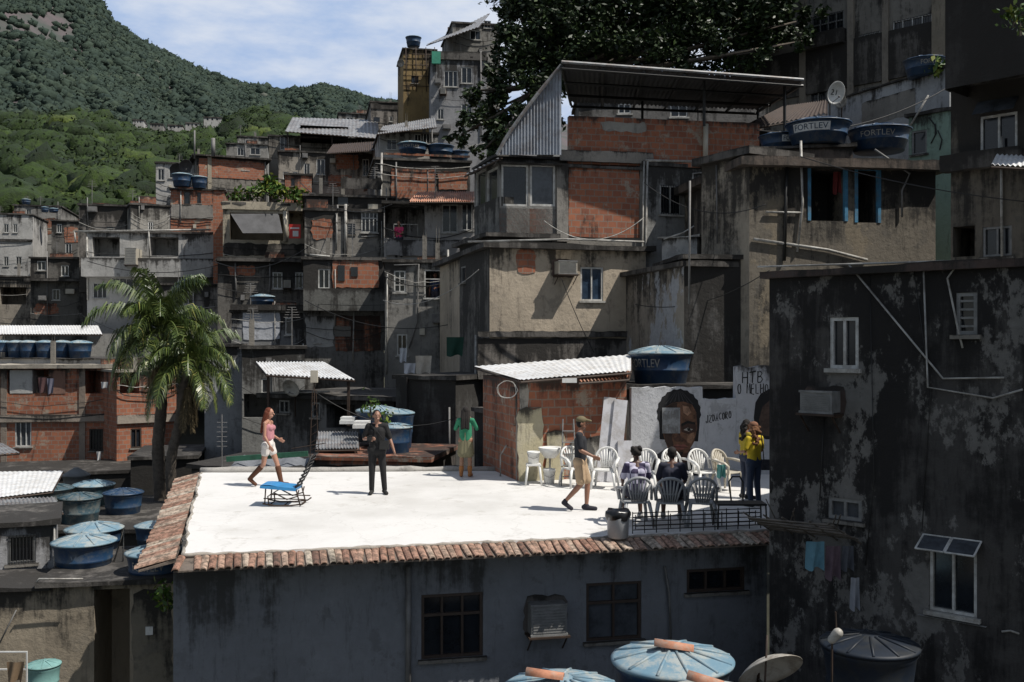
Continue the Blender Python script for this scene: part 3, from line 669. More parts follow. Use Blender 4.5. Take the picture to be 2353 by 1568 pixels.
h=House('narrow dark house between the far left houses',118,90,182,88,505,640,7,drk(.6)); h.win(130,515,142,535);h.win(150,560,165,585); h.panel(146,520,180,560,BK);h.done()
h=House('far grey concrete house with open floor at left edge',-60,72,112,70,632,790,7,plaster((.34,.3,.25),.55)); h.opening(0,660,60,700,2);h.opening(70,660,105,700,2); h.rail(0,640,110,655,20); h.done()
h=House('dark grey house with narrow windows right of the open concrete floor',70,68,190,66,590,780,7,drk(.6)); h.win(85,600,105,622);h.win(140,610,158,635);h.win(120,665,138,690);h.block(60,640,192,648,-.6,-.002,M['concdark'],'balcony');h.done()
tank('small blue tank on the far grey roof above left houses',60,457,470,95,20); tank('left one of two tiny tanks on the stepped far house',103,475,488,95,18); tank('right one of two tiny tanks on the stepped far house',123,478,489,94,22)
sheet('long pale metal roof over the left tank terrace',(-30,768,52),(235,768,52),(-30,748,58),(225,748,58),40,.02,'metalwhite')
h=House('white walled upper house left of the brick one',358,78,452,75,372,480,6,wht(.3)); h.win(362,388,378,415);h.win(388,382,404,410);h.win(425,375,440,398,gm='curtain');h.done()
h=House('orange brick upper house with overhanging slab near the woods',452,75,612,77,355,480,7,M['conc'],over=.35,tilt=0); h.panel(456,362,608,416,BK,'brick_wall',.04,.05);h.panel(477,360,486,440,crm(.2),'column',.08,0);h.win(556,375,572,392);h.done()
for k,(x,y,lb) in enumerate([(405,388,'left'),(424,380,'right')]): dish(lb+' dark satellite dish on the white upper house',x,y,74,.5,30+k*10,30,'metaldark')
h=House('small brick house carrying two blue tanks',392,70,490,69,432,540,5,BK); h.win(422,440,437,470,1,fm='brownframe');h.win(452,442,462,468,1,fm='brownframe');h.panel(392,468,490,505,plaster((.33,.31,.28),.4),'plaster_band',.05,.05);h.done()
tank('round blue tank on the left of the small brick house',418,397,430,69.5,46); tank('darker tank on the right of the small brick house',458,404,434,69.8,36)
h=House('grey house with white veranda below the forest edge',520,100,615,98,328,420,7,gry(.3)); h.win(545,340,560,358);h.win(575,340,598,356);h.done()
h=House('pale grey roof house further up the slope',545,110,625,108,312,360,7,gry(.4)); h.win(560,322,580,334); h.done()
h=House('dark house under the wide lean-to roof near the ridge',618,80,880,78,310,470,8,plaster((.24,.22,.19),.55)); h.win(643,312,663,345);h.opening(690,290,800,330,2);h.win(820,318,840,340);h.panel(760,330,868,345,BD);h.done()
sheet('wide dark lean-to metal roof near the ridge',(655,302,77),(872,318,76),(672,270,84),(868,276,84),24,.03,'metalgrey',posts=[(0.02,.05,2),(.5,.05,2),(.97,.05,2)])
h=House('weathered house with a row of three windows below the lean-to roof',640,72,865,70,345,480,7,plaster((.38,.34,.29),.45)); h.win(727,366,747,402);h.win(698,376,712,404);h.win(833,366,848,405);h.win(650,395,662,412,fm='alu');h.win(672,395,684,412);h.panel(752,400,812,432,BK);h.panel(770,352,826,392,BK);h.done()
h=House('small orange brick annex before the three-window house',655,66,716,66,398,480,4,BK); h.win(668,410,678,428,1,fm='brownframe');h.done()
sheet('tiled brown roof strip over the three windows',(750,352,69),(872,345,69),(765,332,73),(870,325,73),26,.04,'rust','roof_strip')
h=House('small white-roofed house on the ridge beside the lean-to',778,95,852,94,258,330,7,gry(.4)); h.win(795,270,812,285);h.done()
h=House('long stained concrete house on the ridge below the yellow tower',852,85,992,82,232,330,8,plaster((.34,.31,.28),.45)); h.win(895,268,902,280,1);h.win(925,262,945,280);h.win(955,262,970,280);h.panel(852,236,985,256,plaster((.12,.11,.1),.7),'parapet_band',.06,0);h.done()
h=House('white house with twin windows and tiled eave above the tanks',872,66,1006,64,300,440,7,wht(.25)); h.win(888,320,912,345);h.win(952,308,968,332);h.win(972,306,988,330);h.done()
sheet('grey tiled eave above the white twin-window house',(866,308,64),(1004,292,63),(880,290,68),(1000,270,67),24,.03,'metalgrey')
h=House('ochre tarpaulin-wrapped tower with a blue tank on top',927,78,1002,76,110,240,5,plaster((.36,.25,.11),.4),name='tower_house')
for y in (125,150,175,198): h.pipe([(925,y),(1002,y+2)],.03,'rust',.12,'scaffold_pole')
for x in (932,955,978,998): h.pipe([(x,110),(x+1,212)],.03,'rust',.16,'scaffold_pole')
h.win(945,175,962,192,fm='brownframe');h.auto=False;h.done()
tank('blue tank on top of the ochre tower against the sky',950,83,108,78,36); dish('round dish hanging off the left of the ochre tower',920,145,76,.28,20,20)
h=House('tall pale house with blue-shaded windows left of the big tree',990,70,1118,66,128,460,7,plaster((.34,.34,.35),.4),tilt=.1); h.win(1020,163,1052,200,3);h.win(1060,155,1085,192,2);h.win(1005,250,1020,275);h.win(1060,240,1085,275,gm='curtain');h.panel(990,118,1118,140,M['concdark'],'parapet_band',.1,0);h.block(992,122,1012,150,-.4,-.15,simple('green cloth',(.05,.3,.2)),'green_awning');ac('air conditioner under the left window of the tall pale house',h,1012,206,1024,218);h.done()
h=House('rooftop room with skewed metal awning against the sky',1040,74,1150,72,50,150,6,gry(.4)); h.win(1080,70,1105,92); h.win(1112,48,1128,65);h.done()
sheet('skewed rusty awning of the rooftop room',(980,103,70),(1100,62,68),(1012,88,76),(1125,30,76),16,.03,'metalgrey')
h=House('dark brick house carrying the tanks in the centre left',862,53,1080,51.5,362,500,7,drk(.65)); h.panel(897,385,1002,460,BK,'brick_wall',.05,.08);h.panel(1005,392,1075,440,BK,'brick_wall',.05,.08);h.panel(880,350,1080,364,BD,'brick_parapet',.06,.03);h.pipe([(877,352),(873,560)],.06);h.done()
tank('bright blue tank at the left of the dark brick house',948,325,358,52.7,70,text=True); tank('middle darker tank on the dark brick house',1012,330,364,53,62,lid='tankblue'); tank('third shaded tank partly behind the tree on the dark brick house',1056,345,372,53.4,44,lid='tankblue')
h=House('black-stained rooftop room above the white balcony house',182,63,300,60,468,560,6,plaster((.22,.2,.18),.8)); h.panel(300,470,380,500,wht(.4),'white_patch',.03,.1);h.done()
h=House('stained pale rooftop wall beside the black rooftop room',300,60,390,61,466,560,6,plaster((.42,.4,.36),.5)); h.win(340,510,352,530);h.done()
h=House('white house with a full-width balcony and pipe frame at left',200,60,490,58,530,760,8,wht(.25),tilt=.12)
h.opening(212,545,275,590,1.5);h.opening(345,545,410,588,1.5);h.win(213,650,246,686,3);h.win(258,640,322,660,4);h.win(375,660,395,690);h.win(345,655,360,672)
u0,z1=h.loc(198,595);u1,z0=h.loc(500,640);MB().box(u0,-1.0,z0,u1,-.002,z1).build('balcony',wht(.45),h.root,fr=h.fr);h.pans.append((u0,z0,u1,z1));h.pipe([(182,536),(490,532)],.05,'pvc',.9);h.pipe([(182,536),(184,560)],.05,'pvc',.9);h.pipe([(200,545),(202,690)],.05,'pvc',.05);h.pipe([(350,533),(352,595)],.04,'pvc',.9)
ac('air conditioner on the white balcony house',h,300,575,326,612,1.35,frame=False);h.done()
h=House('pale narrow brick strip house right of the balcony house',490,58,515,57,432,640,4,BK);h.done()
h=House('low grey house under the balcony house behind the palm',330,56,500,55,650,820,6,gry(.5)); h.win(420,670,445,700);h.done()
h=House('cream house with awning and roof garden in left centre',512,55,712,53,465,660,8,crm(.2))
h.opening(528,490,655,552,1.8);h.opening(664,485,706,548,1.4);h.panel(512,556,712,592,plaster((.16,.14,.12),.8),'stained_base',.04,.1);h.rail(515,440,712,468,24,0,'rust');h.panel(510,462,712,486,crm(.1),'cream_beam',.1,0)
h.pipe([(655,486),(656,556)],.12,'offwhite',.05,'column');h.done()
a=h.loc(530,492);b=h.loc(640,492);c=h.loc(560,540);d=h.loc(650,540)
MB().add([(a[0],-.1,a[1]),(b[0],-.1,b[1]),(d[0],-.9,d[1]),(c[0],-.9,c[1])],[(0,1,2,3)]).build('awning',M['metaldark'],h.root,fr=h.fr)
sg=MB().box(0,0,0,.62,.05,.75).build('red_sign',simple('red sign paint',(.6,.03,.02),.5,0,.1),None); sg.location=P(664,548,53); tag(sg,'small red and white sign leaning in the cream house veranda','sign')
MB().box(.08,-.006,.5,.55,-.002,.58).box(.2,-.006,.1,.5,-.002,.4).build('sign_marks',M['white'],sg)
def bush(label,pts,Y,n,size,mat='plant',r=.5,name='plant',cat='plant'):
    c0=P(pts[0][0],pts[0][1],Y); t=thing(name,label,cat,c0); cs=[]
    st=MB()
    for px,py in pts:
        p=P(px,py,Y)-c0; st.tube([p-Vector((0,0,r*1.1)),p],[.02,.01],5); cs+=[tuple(np.array(p)+rs.normal(size=3)*r*.5) for _ in range(n)]
    v,q=leaves(cs,size,len(pts)+int(pts[0][0])); npmesh('foliage',v,q,M[mat],rs.rand(len(q)),t); st.build('stems',M['trunk'],t); return t
bush('yellow-green roof garden plants along the cream house railing',[(545,452),(572,446),(600,442),(625,440),(650,443),(675,446),(690,452)],54.2,80,.16,r=.4)
bush('small tuft of plants behind the roof garden',[(612,424),(625,420)],60,60,.2,r=.4)
h=House('black parapet house behind the long stained house',700,49,905,48,445,520,6,plaster((.13,.12,.11),.85));h.panel(780,405,880,440,M['concdark'],'roof_patch',.05,.1);h.done()
h=House('long stained house with one brick panel and one white window',700,47,882,46,478,640,7,plaster((.32,.3,.27),.55)); h.panel(713,500,766,553,BK);h.win(830,487,868,535,4,transom=.25);h.pipe([(794,470),(794,590)],.07);h.pipe([(830,545),(868,543)],.03);h.done()
h=House('whitish house with open corner balcony and tiled eave',882,45,1090,43.5,462,650,7,plaster((.46,.44,.42),.4),tilt=.1); h.opening(884,468,976,548,1.8);h.win(1015,470,1052,535,2);h.win(1060,465,1086,530,2);h.panel(886,550,1056,590,plaster((.35,.34,.33),.6),'balcony_wall',.14,.04);h.rail(905,515,960,548,3,.05,'pvc');h.done()
sheet('terracotta tile eave over the whitish corner house',(940,463,43),(1092,463,43),(960,442,47),(1092,440,47),30,.045,'orange')
h=House('dark stained house with two small windows behind the palm',500,52,700,51,594,760,6,drk(.65)); h.win(626,626,649,664,2);h.win(678,626,696,664,2);h.block(500,592,700,604,-.35,-.002,M['concdark'],'ledge');ac('air conditioner between the small windows',h,652,645,668,662,.4,frame=False);h.done()
h=House('narrow four storey grey house with brick infill in the centre left',697,43,882,42,590,900,7,plaster((.2,.195,.185),.65))
h.panel(762,594,872,664,BK,'brick_wall',.04,.06);h.win(731,618,758,664,2);h.block(776,610,792,646,-.08,-.042,M['glass'],'shutter');h.block(806,614,822,636,-.08,-.042,M['glass'],'shutter')
h.block(697,664,882,716,-.7,-.002,plaster((.15,.15,.14),.7),'balcony');h.panel(700,724,768,800,wht(.3),'pale_wall',.02,.08);h.panel(769,724,876,808,BD,'brick_wall',.03,.06);h.win(722,752,736,788,1);h.block(770,750,806,774,-.07,-.033,M['glass'],'shutter');h.pipe([(813,714),(811,830)],.03);h.pipe([(758,590),(712,586)],.04);h.pipe([(697,790),(697,860)],.03);h.done()
h=House('grey stained house with a leaning watcher in its window, centre',884,39,1058,38,596,960,7,plaster((.29,.28,.26),.5),tilt=.1)
h.win(905,622,932,672,2,3);h.opening(975,620,1018,685,1.0);h.win(912,768,936,818,2,fm='alu');h.pipe([(905,610),(962,608),(958,740),(940,800)],.03,'greypipe');h.pipe([(890,630),(888,860)],.03)
a=h.loc(975,620);b=h.loc(1018,685);MB().box(a[0],.02,b[1],a[0]+.05,.08,a[1]).box(b[0]-.05,.02,b[1],b[0],.08,a[1]).box(a[0]+.05,.02,a[1]-.05,b[0]-.05,.08,a[1]).box(a[0]+.05,.02,a[1]-.38,b[0]-.05,.08,a[1]-.34).box(a[0]-.05,-.08,b[1]-.06,b[0]+.05,.0,b[1]).build('window_frame',M['alu'],h.root,fr=h.fr);h.done()
h=House('white and grey house below the dark house, centre left',532,43,700,42,712,930,6,plaster((.25,.25,.25),.5)); h.panel(556,714,645,782,plaster((.5,.52,.56),.2),'white_wall',.03,.06);h.block(530,700,700,714,-.2,-.002,M['concdark'],'ledge');h.win(655,730,672,770,1);h.done()
h=House('pale windowless wall house right of the palm crown',470,40,556,39.5,790,1000,5,plaster((.42,.43,.45),.4)); h.win(510,820,528,850,2);h.done()
tank('flat blue tank on the terrace behind the palm crown',603,676,702,43.5,56)
h=House('grey house with dark doorway behind the antenna pole',556,38,700,37,795,1060,6,plaster((.28,.28,.27),.5)); h.win(600,870,618,905,1); h.opening(560,905,612,960,1);h.done()
sheet('white ribbed awning in front of the grey house, centre left',(612,860,32),(815,872,31),(588,832,35),(745,832,35),22,.03,'metalwhite',posts=[(.03,.05,2.2),(.95,.05,1.5)])
h=House('low dark house with stone slab roof behind the tanks',612,33,905,31,905,1120,5,plaster((.2,.19,.18),.65),over=.25); h.win(640,920,665,950,2,fm='grime_alu');h.win(716,925,735,960,1,fm='grime_alu');h.opening(750,930,815,985,1);h.pipe([(612,905),(760,900)],.03);h.done()
h=House('black walled box room left of the standing green-clad woman',912,30,1047,29,862,1100,6,plaster((.07,.068,.065),.7));h.panel(915,866,940,1080,plaster((.07,.068,.065),.7),'pilaster',.12,0);h.pipe([(1035,936),(1035,1080)],.03,'greypipe');h.done()
def hang(label,px0,py0,px1,py1,Y,c,name='hanging_cloth',cat='laundry'):
    a=P(px0,py0,Y);w=X(px1,Y)-X(px0,Y);hh=Zz(py0,Y)-Zz(py1,Y); n=12; vs=[];fs=[]
    for j in range(7):
        for i in range(n+1): u=i/n; k=j/6; vs.append((u*w*(1-.08*k),.04*math.sin(u*9+k*2)*(.4+k),-k*hh*(1+.06*math.sin(u*7))))
    for j in range(6):
        for i in range(n): q=j*(n+1)+i; fs.append((q,q+1,q+n+2,q+n+1))
    o=MB().add(vs,fs).build(name,cloth(c),None,True); o.location=a; return tag(o,label,cat)
hang('white towel on the line above the black box room',955,818,992,858,31,(.5,.45,.38)); hang('pale grey shirt hanging left of the white towel',928,835,955,858,31.3,(.55,.56,.6)); hang('white cloth hanging by the small grey window',918,800,935,832,36.5,(.6,.62,.66))
hang('dark green tarpaulin bundled on the wall corner',1026,775,1066,818,31,(.006,.045,.03),'tarpaulin','tarpaulin')
# Tin roof house
TH=House('large beige house under the tin roof in the centre',1125,30,1484,31.3,558,870,8,plaster((.52,.44,.34),.26,stain=(.03,.026,.022)),slab=.16,over=.25)
h=TH; h.win(1334,614,1386,692,2,gm='bluecurtain');h.panel(1185,570,1232,632,BK,'brick_patch',.02,.08);h.panel(1095,760,1484,776,M['concdark'],'floor_band',.12,.03);h.panel(1095,776,1484,870,plaster((.22,.2,.18),.6),'stained_base',.04,.05)
ac('air conditioner in a broken hole on the big beige wall',h,1274,602,1316,632,.45)
h.done()
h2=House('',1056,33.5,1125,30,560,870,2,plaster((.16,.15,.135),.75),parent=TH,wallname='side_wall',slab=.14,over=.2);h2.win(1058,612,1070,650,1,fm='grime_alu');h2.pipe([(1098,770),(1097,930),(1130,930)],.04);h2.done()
UP=House('brick and glazed upper floor of the tin roof house',1302,31,1482,31.6,378,556,6,M['conc'],slab=.1);h=UP
h.panel(1305,378,1470,550,BK,'brick_wall',.03,.04);h.panel(1470,378,1482,556,gry(.3),'column',.06,0);h.panel(1278,376,1304,556,plaster((.33,.31,.28),.4),'column',.1,0)
h.done()
h2=House('',1148,30.6,1280,30.9,478,556,4,BK,parent=UP,wallname='brick_wall',slab=.0);h2.done()
h3=House('',1090,33,1148,30.6,476,556,3,plaster((.25,.24,.22),.6),parent=UP,wallname='side_wall',slab=0);h3.done()
gb=House('',1148,30.6,1280,30.9,372,478,3,gry(.3),parent=UP,wallname='glazed_balcony_wall',slab=.08,over=.15);gb.win(1152,378,1214,474,1,fm='alu',fw=.06,sill=False);gb.win(1218,378,1276,474,1,fm='alu',fw=.06,sill=False,gm='curtain');gb.done()
gb=House('',1090,33,1146,30.7,384,478,3,gry(.3),parent=UP,wallname='glazed_balcony_side',slab=.08,over=.1);gb.win(1093,392,1116,474,1,fm='alu',sill=False);gb.win(1118,388,1144,474,1,fm='alu',sill=False);gb.done()
sheet('small sloping tin eave left of the glazed balcony',(1068,402,32.5),(1148,362,30.2),(1130,380,35),(1180,350,33),8,.02,'metalgrey')
TOP=House('open brick storey below the tin roof',1308,31.2,1745,32.3,266,376,.25,BK,name='brick_parapet',cat='wall',ext=0,slab=0);h=TOP
h.panel(1380,276,1486,308,plaster((.42,.4,.36),.2),'plaster_patch',.02,.12);h.panel(1285,344,1500,378,plaster((.36,.33,.29),.5),'concrete_beam',.1,.02)
h.pipe([(1618,288),(1617,378)],.09,'offwhite',.15,'column');h.done()
h=House('dim back room behind the open brick storey',1330,38,1760,38,215,330,3,plaster((.2,.19,.18),.5),ext=1,tilt=0);h.auto=False;h.win(1420,238,1450,262);h.win(1540,235,1580,270);h.done()
t=thing('tin_roof','large flat tin roof with white corrugated side over the brick storey','roof',P(1290,145,29.8)); o=Vector(t.location)
a,b,c,d=P(1290,145,29.8),P(1845,186,31),P(1312,235,36.5),P(1740,252,37)
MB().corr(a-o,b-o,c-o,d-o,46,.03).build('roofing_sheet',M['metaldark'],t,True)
m=MB(); 
for k in range(7): q=k/6; m.tube([a.lerp(b,q)-o-Vector((0,0,.1)),c.lerp(d,q)-o-Vector((0,0,.1))],.05,6)
for k in range(4): q=k/3; m.tube([a.lerp(c,q)-o-Vector((0,0,.16)),b.lerp(d,q)-o-Vector((0,0,.16))],.05,6)
m.build('roof_beams',M['black'],t)
MB().tube([a-o+Vector((0,-.05,.02)),b-o+Vector((0,-.05,.02))],.05,6).build('edge_trim',M['metalgrey'],t)
for px,Y,py0,py1 in ((1618,31.5,160,290),(1803,32,185,330),(1476,36,230,330),(1742,36.5,250,370)):
    MB().tube([P(px,py0,Y)-o,P(px,py1,Y)-o],.05,6).build('post',M['black'],t)
def sidepanel():
    vs=[];fs=[];n=80
    for i in range(n+1):
        px=1142+(1290-1142)*i/n; pt_=356-(356-150)*((px-1142)/148)**.85; y=.03*math.sin(i*1.6)
        p=P(px,pt_,30); q=P(px,356,30); vs+=[(p.x,30+y,p.z),(q.x,30+y,q.z)]
    for i in range(n): fs.append((2*i,2*i+1,2*i+3,2*i+2))
    MB().add([Vector(v)-o for v in vs],fs).build('side_sheet',simple('pale blue grey metal cladding',(.34,.37,.42),.5,.1,.35,1,dust=((.16,.14,.13),.5)),t)
    tr=[P(1142+148*k/8,356-206*(k/8)**.85,29.9)-o for k in range(9)]; MB().tube(tr,.06,6).build('edge_trim',M['metalgrey'],t)
sidepanel()
h=House('stained back house seen between the tin roof house and the blue-framed house',1590,36,1800,36,300,640,5,plaster((.26,.24,.21),.6),tilt=.1);h.panel(1625,395,1700,470,BD,'brick_patch',.03,.1);h.win(1650,490,1680,540,2);h.done()
h=House('narrow grey house with laundry window behind the vertical pipes',1482,31.5,1632,32.2,372,640,6,plaster((.32,.32,.31),.45));h.win(1516,426,1567,494,2,gm='glass',bars=9);h.pipe([(1486,370),(1482,560),(1466,700),(1442,808)],.035);h.pipe([(1478,372),(1474,580),(1452,740),(1440,812)],.03);h.pipe([(1482,370),(1612,372)],.04);h.pipe([(1588,500),(1590,400),(1640,395)],.03);h.done()
h=House('low white railing wall below the narrow grey house',1521,29.5,1602,29,545,620,2,wht(.3),name='low_wall',cat='wall',ext=1,slab=.05,slabm=M['pvc']);h.done()
W1=House('flaking white house with one tall window above the mural',1572,26.7,1775,27.3,600,850,7,plaster((.34,.3,.25),.45,c2=(.26,.23,.19),peel=((.5,.52,.56),.5,.53,.5)),slab=.15,over=.2);h=W1
h.win(1637,646,1690,742,2,2,gm='curtain');h.pipe([(1575,420),(1573,700)],.03,'greypipe',.3);h.done()
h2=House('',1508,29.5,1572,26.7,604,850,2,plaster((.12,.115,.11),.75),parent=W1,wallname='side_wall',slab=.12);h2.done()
W2=House('weathered stained house with blue-framed openings and tanks on top',1722,26.6,2150,27.4,362,610,6,plaster((.2,.175,.14),.62,stain=(.02,.018,.016),peel=((.3,.25,.18),.56,.6,.5)),slab=.25,over=.35,slabm=plaster((.14,.11,.09),.7));h=W2
for px0,py0,px1,py1 in ((1856,372,1948,508),(1964,384,2024,512)):
    u0,z0,u1,z1=h.opening(px0,py0,px1,py1,1.2); g=.09
    MB().box(u0,-.02,z0,u0+g,.1,z1).box(u1-g,-.02,z0,u1,.1,z1).box(u0+g,-.02,z1-g,u1-g,.1,z1).build('door_frame',M['blueframe'],h.root,fr=h.fr)
h.pipe([(1838,325),(1842,470),(1830,580)],.035);h.pipe([(1758,488),(1840,490)],.03);h.pipe([(1806,370),(1800,600)],.05,'black');h.pipe([(2008,345),(2088,400),(2070,440),(2070,500)],.03,'greypipe');h.pipe([(1730,550),(1900,575),(1990,598)],.04)
h.done()
h2=House('',1612,28.3,1722,26.6,366,610,2,plaster((.4,.35,.28),.6),parent=W2,wallname='side_wall',slab=.2,over=.2,slabm=M['concdark']);h2.pipe([(1650,380),(1652,560)],.02,'greypipe');h2.done()
hang('dark red cloth hanging inside the blue framed opening',1915,385,1935,445,27.4,(.2,.03,.03))
tank('left of the three big tanks on the stained roof, half hidden',1792,304,352,29.5,94,text=True,white=True,sector=.5,lid='tankblue')
tank('middle and largest of the three big tanks on the stained roof',1880,271,336,28.3,144,text=True,white=True,sector=-.55,lid='tankblue')
tank('right of the three big tanks on the stained roof, in shade',2020,286,350,28.5,140,text=True,sector=-.4,lid='tankblue')
h=House('low brick stub holding up the two left rooftop tanks',1740,28.2,1960,27.8,338,366,3,plaster((.16,.13,.11),.6),name='tank_stand',cat='wall',ext=.3,slab=.08);h.done()
h=House('tall grey apartment block with white barred windows at top right',1690,48,2185,41,-80,330,10,plaster((.24,.225,.2),.55),cat='apartment block',name='apartment_block',tilt=0);h.auto=False
for (a,b,c,d) in ((1866,32,1940,92),(1975,76,2021,146),(2052,40,2142,122),(1862,170,1935,235),(1745,60,1790,120),(1980,200,2030,240)): h.win(a,b,c,d,4,transom=.3,fm='alu' if a>1960 else 'grime_alu',bars=12)
for a,b in ((1950,-80),(2030,-80),(1840,-80)): h.panel(a,b,a+14,300,plaster((.27,.24,.2),.5),'pilaster',.15,0)
h.panel(1690,150,2185,158,M['concdark'],'floor_band',.12,0);h.panel(2145,-80,2185,300,plaster((.3,.26,.2),.4),'pilaster',.2,0);h.panel(1850,88,1945,100,M['concdark'],'balcony_ledge',.4,0);h.pipe([(1960,-50),(1962,240)],.05,'greypipe');h.done()
h=House('white parapet house below the apartment block',1876,38,2182,32.5,242,420,5,plaster((.46,.47,.48),.25),slab=.05,tilt=0);h.auto=False;h.panel(1980,236,2105,262,plaster((.3,.28,.25),.4),'stained_patch',.01,.05);h.done()
h=House('pale green wall with graffiti under the white parapet',2088,32,2186,31,262,480,3,plaster((.3,.42,.34),.35));h.win(2095,300,2130,355,1,fm='grime_alu');h.pipe([(2096,315),(2150,225)],.03,'pvc',.5)
m=MB(); 
for k,(a,b) in enumerate((((2135,270),(2150,310)),((2150,285),(2140,330)),((2156,300),(2160,345)))):
    q=h.loc(*a);w=h.loc(*b);m.tube([(q[0],-.02,q[1]),((q[0]+w[0])/2+.1,-.02,(q[1]+w[1])/2),(w[0],-.02,w[1])],.02,5)
m.build('graffiti',M['black'],h.root,fr=h.fr);h.done()
tank('tank standing on the white parapet under the apartment block',2125,130,178,33.5,92,text=True,lid='tankblue')
dish('white dish marked with a number on the right of the parapet',1915,213,33,.36,25,20,'white','21'); dish('plain smaller dish behind the numbered dish',1932,232,35,.22,-30,20)
sheet('pale tiled shed roof left of the white parapet',(1690,300,33),(1900,262,33),(1800,245,37),(1900,230,36),20,.03,'rust')
bush('potted green plant on the parapet beside the tank',[(2150,150)],32.8,60,.12,r=.3); bush('climbing plant at the upper right corner',[(2330,30),(2345,50)],15,60,.05,r=.2)
h=House('black upper storey jutting out at the far right',2172,21.5,2480,19.5,-60,205,6,plaster((.05,.047,.044),.8),ext=0);h.done()
RU=House('stained beige house with white window at the far right edge',2185,22.5,2500,20.5,195,640,6,plaster((.2,.175,.14),.65));h=RU;h.win(2252,262,2338,352,2,fm='alu');h.win(2258,520,2325,590,2,fm='grime_alu');h.opening(2190,520,2240,590,1);h.panel(2170,360,2353,380,M['concdark'],'ledge',.3,.03);h.pipe([(2303,315),(2305,590)],.03)
u0,z1=h.loc(2248,236);u1,_=h.loc(2342,236);z0=h.loc(2300,262)[1]
m=MB()
for a_,b_ in ((u0,(u0+u1)/2-.01),((u0+u1)/2+.01,u1)):
    m.add([(a_,0,z1),(b_,0,z1),(b_,-.35,z0),(a_,-.35,z0),(a_,-.03,z1+.0),(b_,-.03,z1),(b_,-.38,z0),(a_,-.38,z0)],[(0,1,2,3),(4,7,6,5),(0,4,5,1),(3,2,6,7)])
m.build('tilting_sash',M['curtain'],h.root,fr=h.fr);h.done()
sheet('small tin canopy at the right edge below the white window',(2278,378,20),(2420,386,19.5),(2290,355,21.3),(2420,360,20.8),12,.02,'metalwhite')
# big right building
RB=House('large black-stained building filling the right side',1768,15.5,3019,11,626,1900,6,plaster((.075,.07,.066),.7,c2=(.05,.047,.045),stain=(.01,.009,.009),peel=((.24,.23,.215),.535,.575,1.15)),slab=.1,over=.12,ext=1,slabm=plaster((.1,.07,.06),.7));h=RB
h.win(1906,729,1973,848,2,fm='alu');h.win(2196,672,2246,770,1,5,fm='grime_alu');h.win(1902,1146,1980,1196,2,fm='grime_alu',gm='curtain');w=h.win(2135,1262,2245,1412,2,fm='alu',fw=.04)
h.panel(2112,1412,2268,1440,plaster((.3,.3,.29),.3),'broken_sill',.05,.03)
for a,b,c,d in ((1885,712,1992,866),(2176,655,2264,790)):
    pts=jagpoly(*[h.loc(a,d)[0],h.loc(a,d)[1],h.loc(c,b)[0],h.loc(c,b)[1]],.08,random.Random(a)); 
u0,z1=h.loc(2122,1228);u1,_=h.loc(2255,1228);z0=h.loc(2190,1262)[1]
for a_,b_ in ((u0,(u0+u1)/2-.01),((u0+u1)/2+.01,u1)):
    sx=MB()
    def tb(p,q): sx.tube([p,q],.014,6)
    A_=(a_,0,z1);B_=(b_,0,z1);C_=(b_,-.3,z0);D_=(a_,-.3,z0); tb(A_,B_);tb(B_,C_);tb(C_,D_);tb(D_,A_)
    fo=sx.build('open_sash',M['alu'],h.root,fr=h.fr); MB().poly([A_,B_,C_,D_]).build('pane',M['curtain'],fo)
for pts in ([(1745,614),(2210,600)],[(2208,602),(2180,640),(2205,760),(2215,800)],[(2125,608),(2135,890),(2285,915),(2353,895)],[(1955,610),(2170,870),(2310,868)],[(2305,1450),(2325,1448),(2345,1455)]):
    h.pipe(pts,.014,'pvc',.05)
h.pipe([(1895,960),(1885,1150)],.008,'cable',.02,'cable');h.pipe([(2100,610),(2140,900),(2120,1220)],.006,'cable',.02,'cable');h.pipe([(2000,630),(2010,1100),(1990,1300)],.006,'cable',.02,'cable')
ac('grey air conditioner on a ledge of the black-stained building',h,1860,897,1932,948,.3,'grime_alu')
h.done()
h=House('unseen tall dark house added as a shade blocker on the roof of the black-stained building',2520,12.5,3019,11.05,-300,553,3,plaster((.15,.14,.13),.6),ext=0);h.done()  # out-of-view block added so its shadow falls on tank and terrace edge
t=thing('drying_rack','slatted grey rack and debris jutting from the black-stained wall','drying rack',(0,0,0)); m=MB(); h=RB; r=random.Random(4)
q0=h.loc(1772,1190);q1=h.loc(1978,1200); W_r=q1[0]-q0[0]
for k in range(9):
    y=-.06-.1*k; a=h.fr.world(q0[0]+r.uniform(0,.1),y,q0[1]+.035*k-.16); b=h.fr.world(q1[0]-r.uniform(0,.15),y,q0[1]+.035*k-.12+r.uniform(-.05,.05)); m.tube([a,b],.016,4)
for k in range(5): u=q0[0]+W_r*k/4; m.tube([h.fr.world(u,0,q0[1]-.2),h.fr.world(u+r.uniform(-.1,.1),-.9,q0[1]+.2)],.014,4)
for k in range(5): u=q0[0]+W_r*r.random()*.8; m.tube([h.fr.world(u,-.1,q0[1]-.1),h.fr.world(u+r.uniform(-.1,.4),-.6,q0[1]+r.uniform(.1,.45))],.01,4)
o=h.fr.world(q0[0],0,q0[1]); m.v=[tuple(Vector(v)-o) for v in m.v]; t.location=o; m.build('rack_bars',M['slat'],t)
for lb,a,b,c,d,co_ in (('pale blue cloth on the line below the slatted rack',1852,1245,1895,1308,(.12,.26,.33)),('mauve cloth on the line right of the pale blue one',1898,1255,1932,1330,(.12,.08,.1)),('grey shirt at the right end of the line below the rack',1935,1255,1962,1310,(.08,.085,.1)),('white lace strip hanging on the dark wall',1955,1328,1975,1400,(.3,.31,.34))): hang(lb,a,b,c,d,14.4,co_)
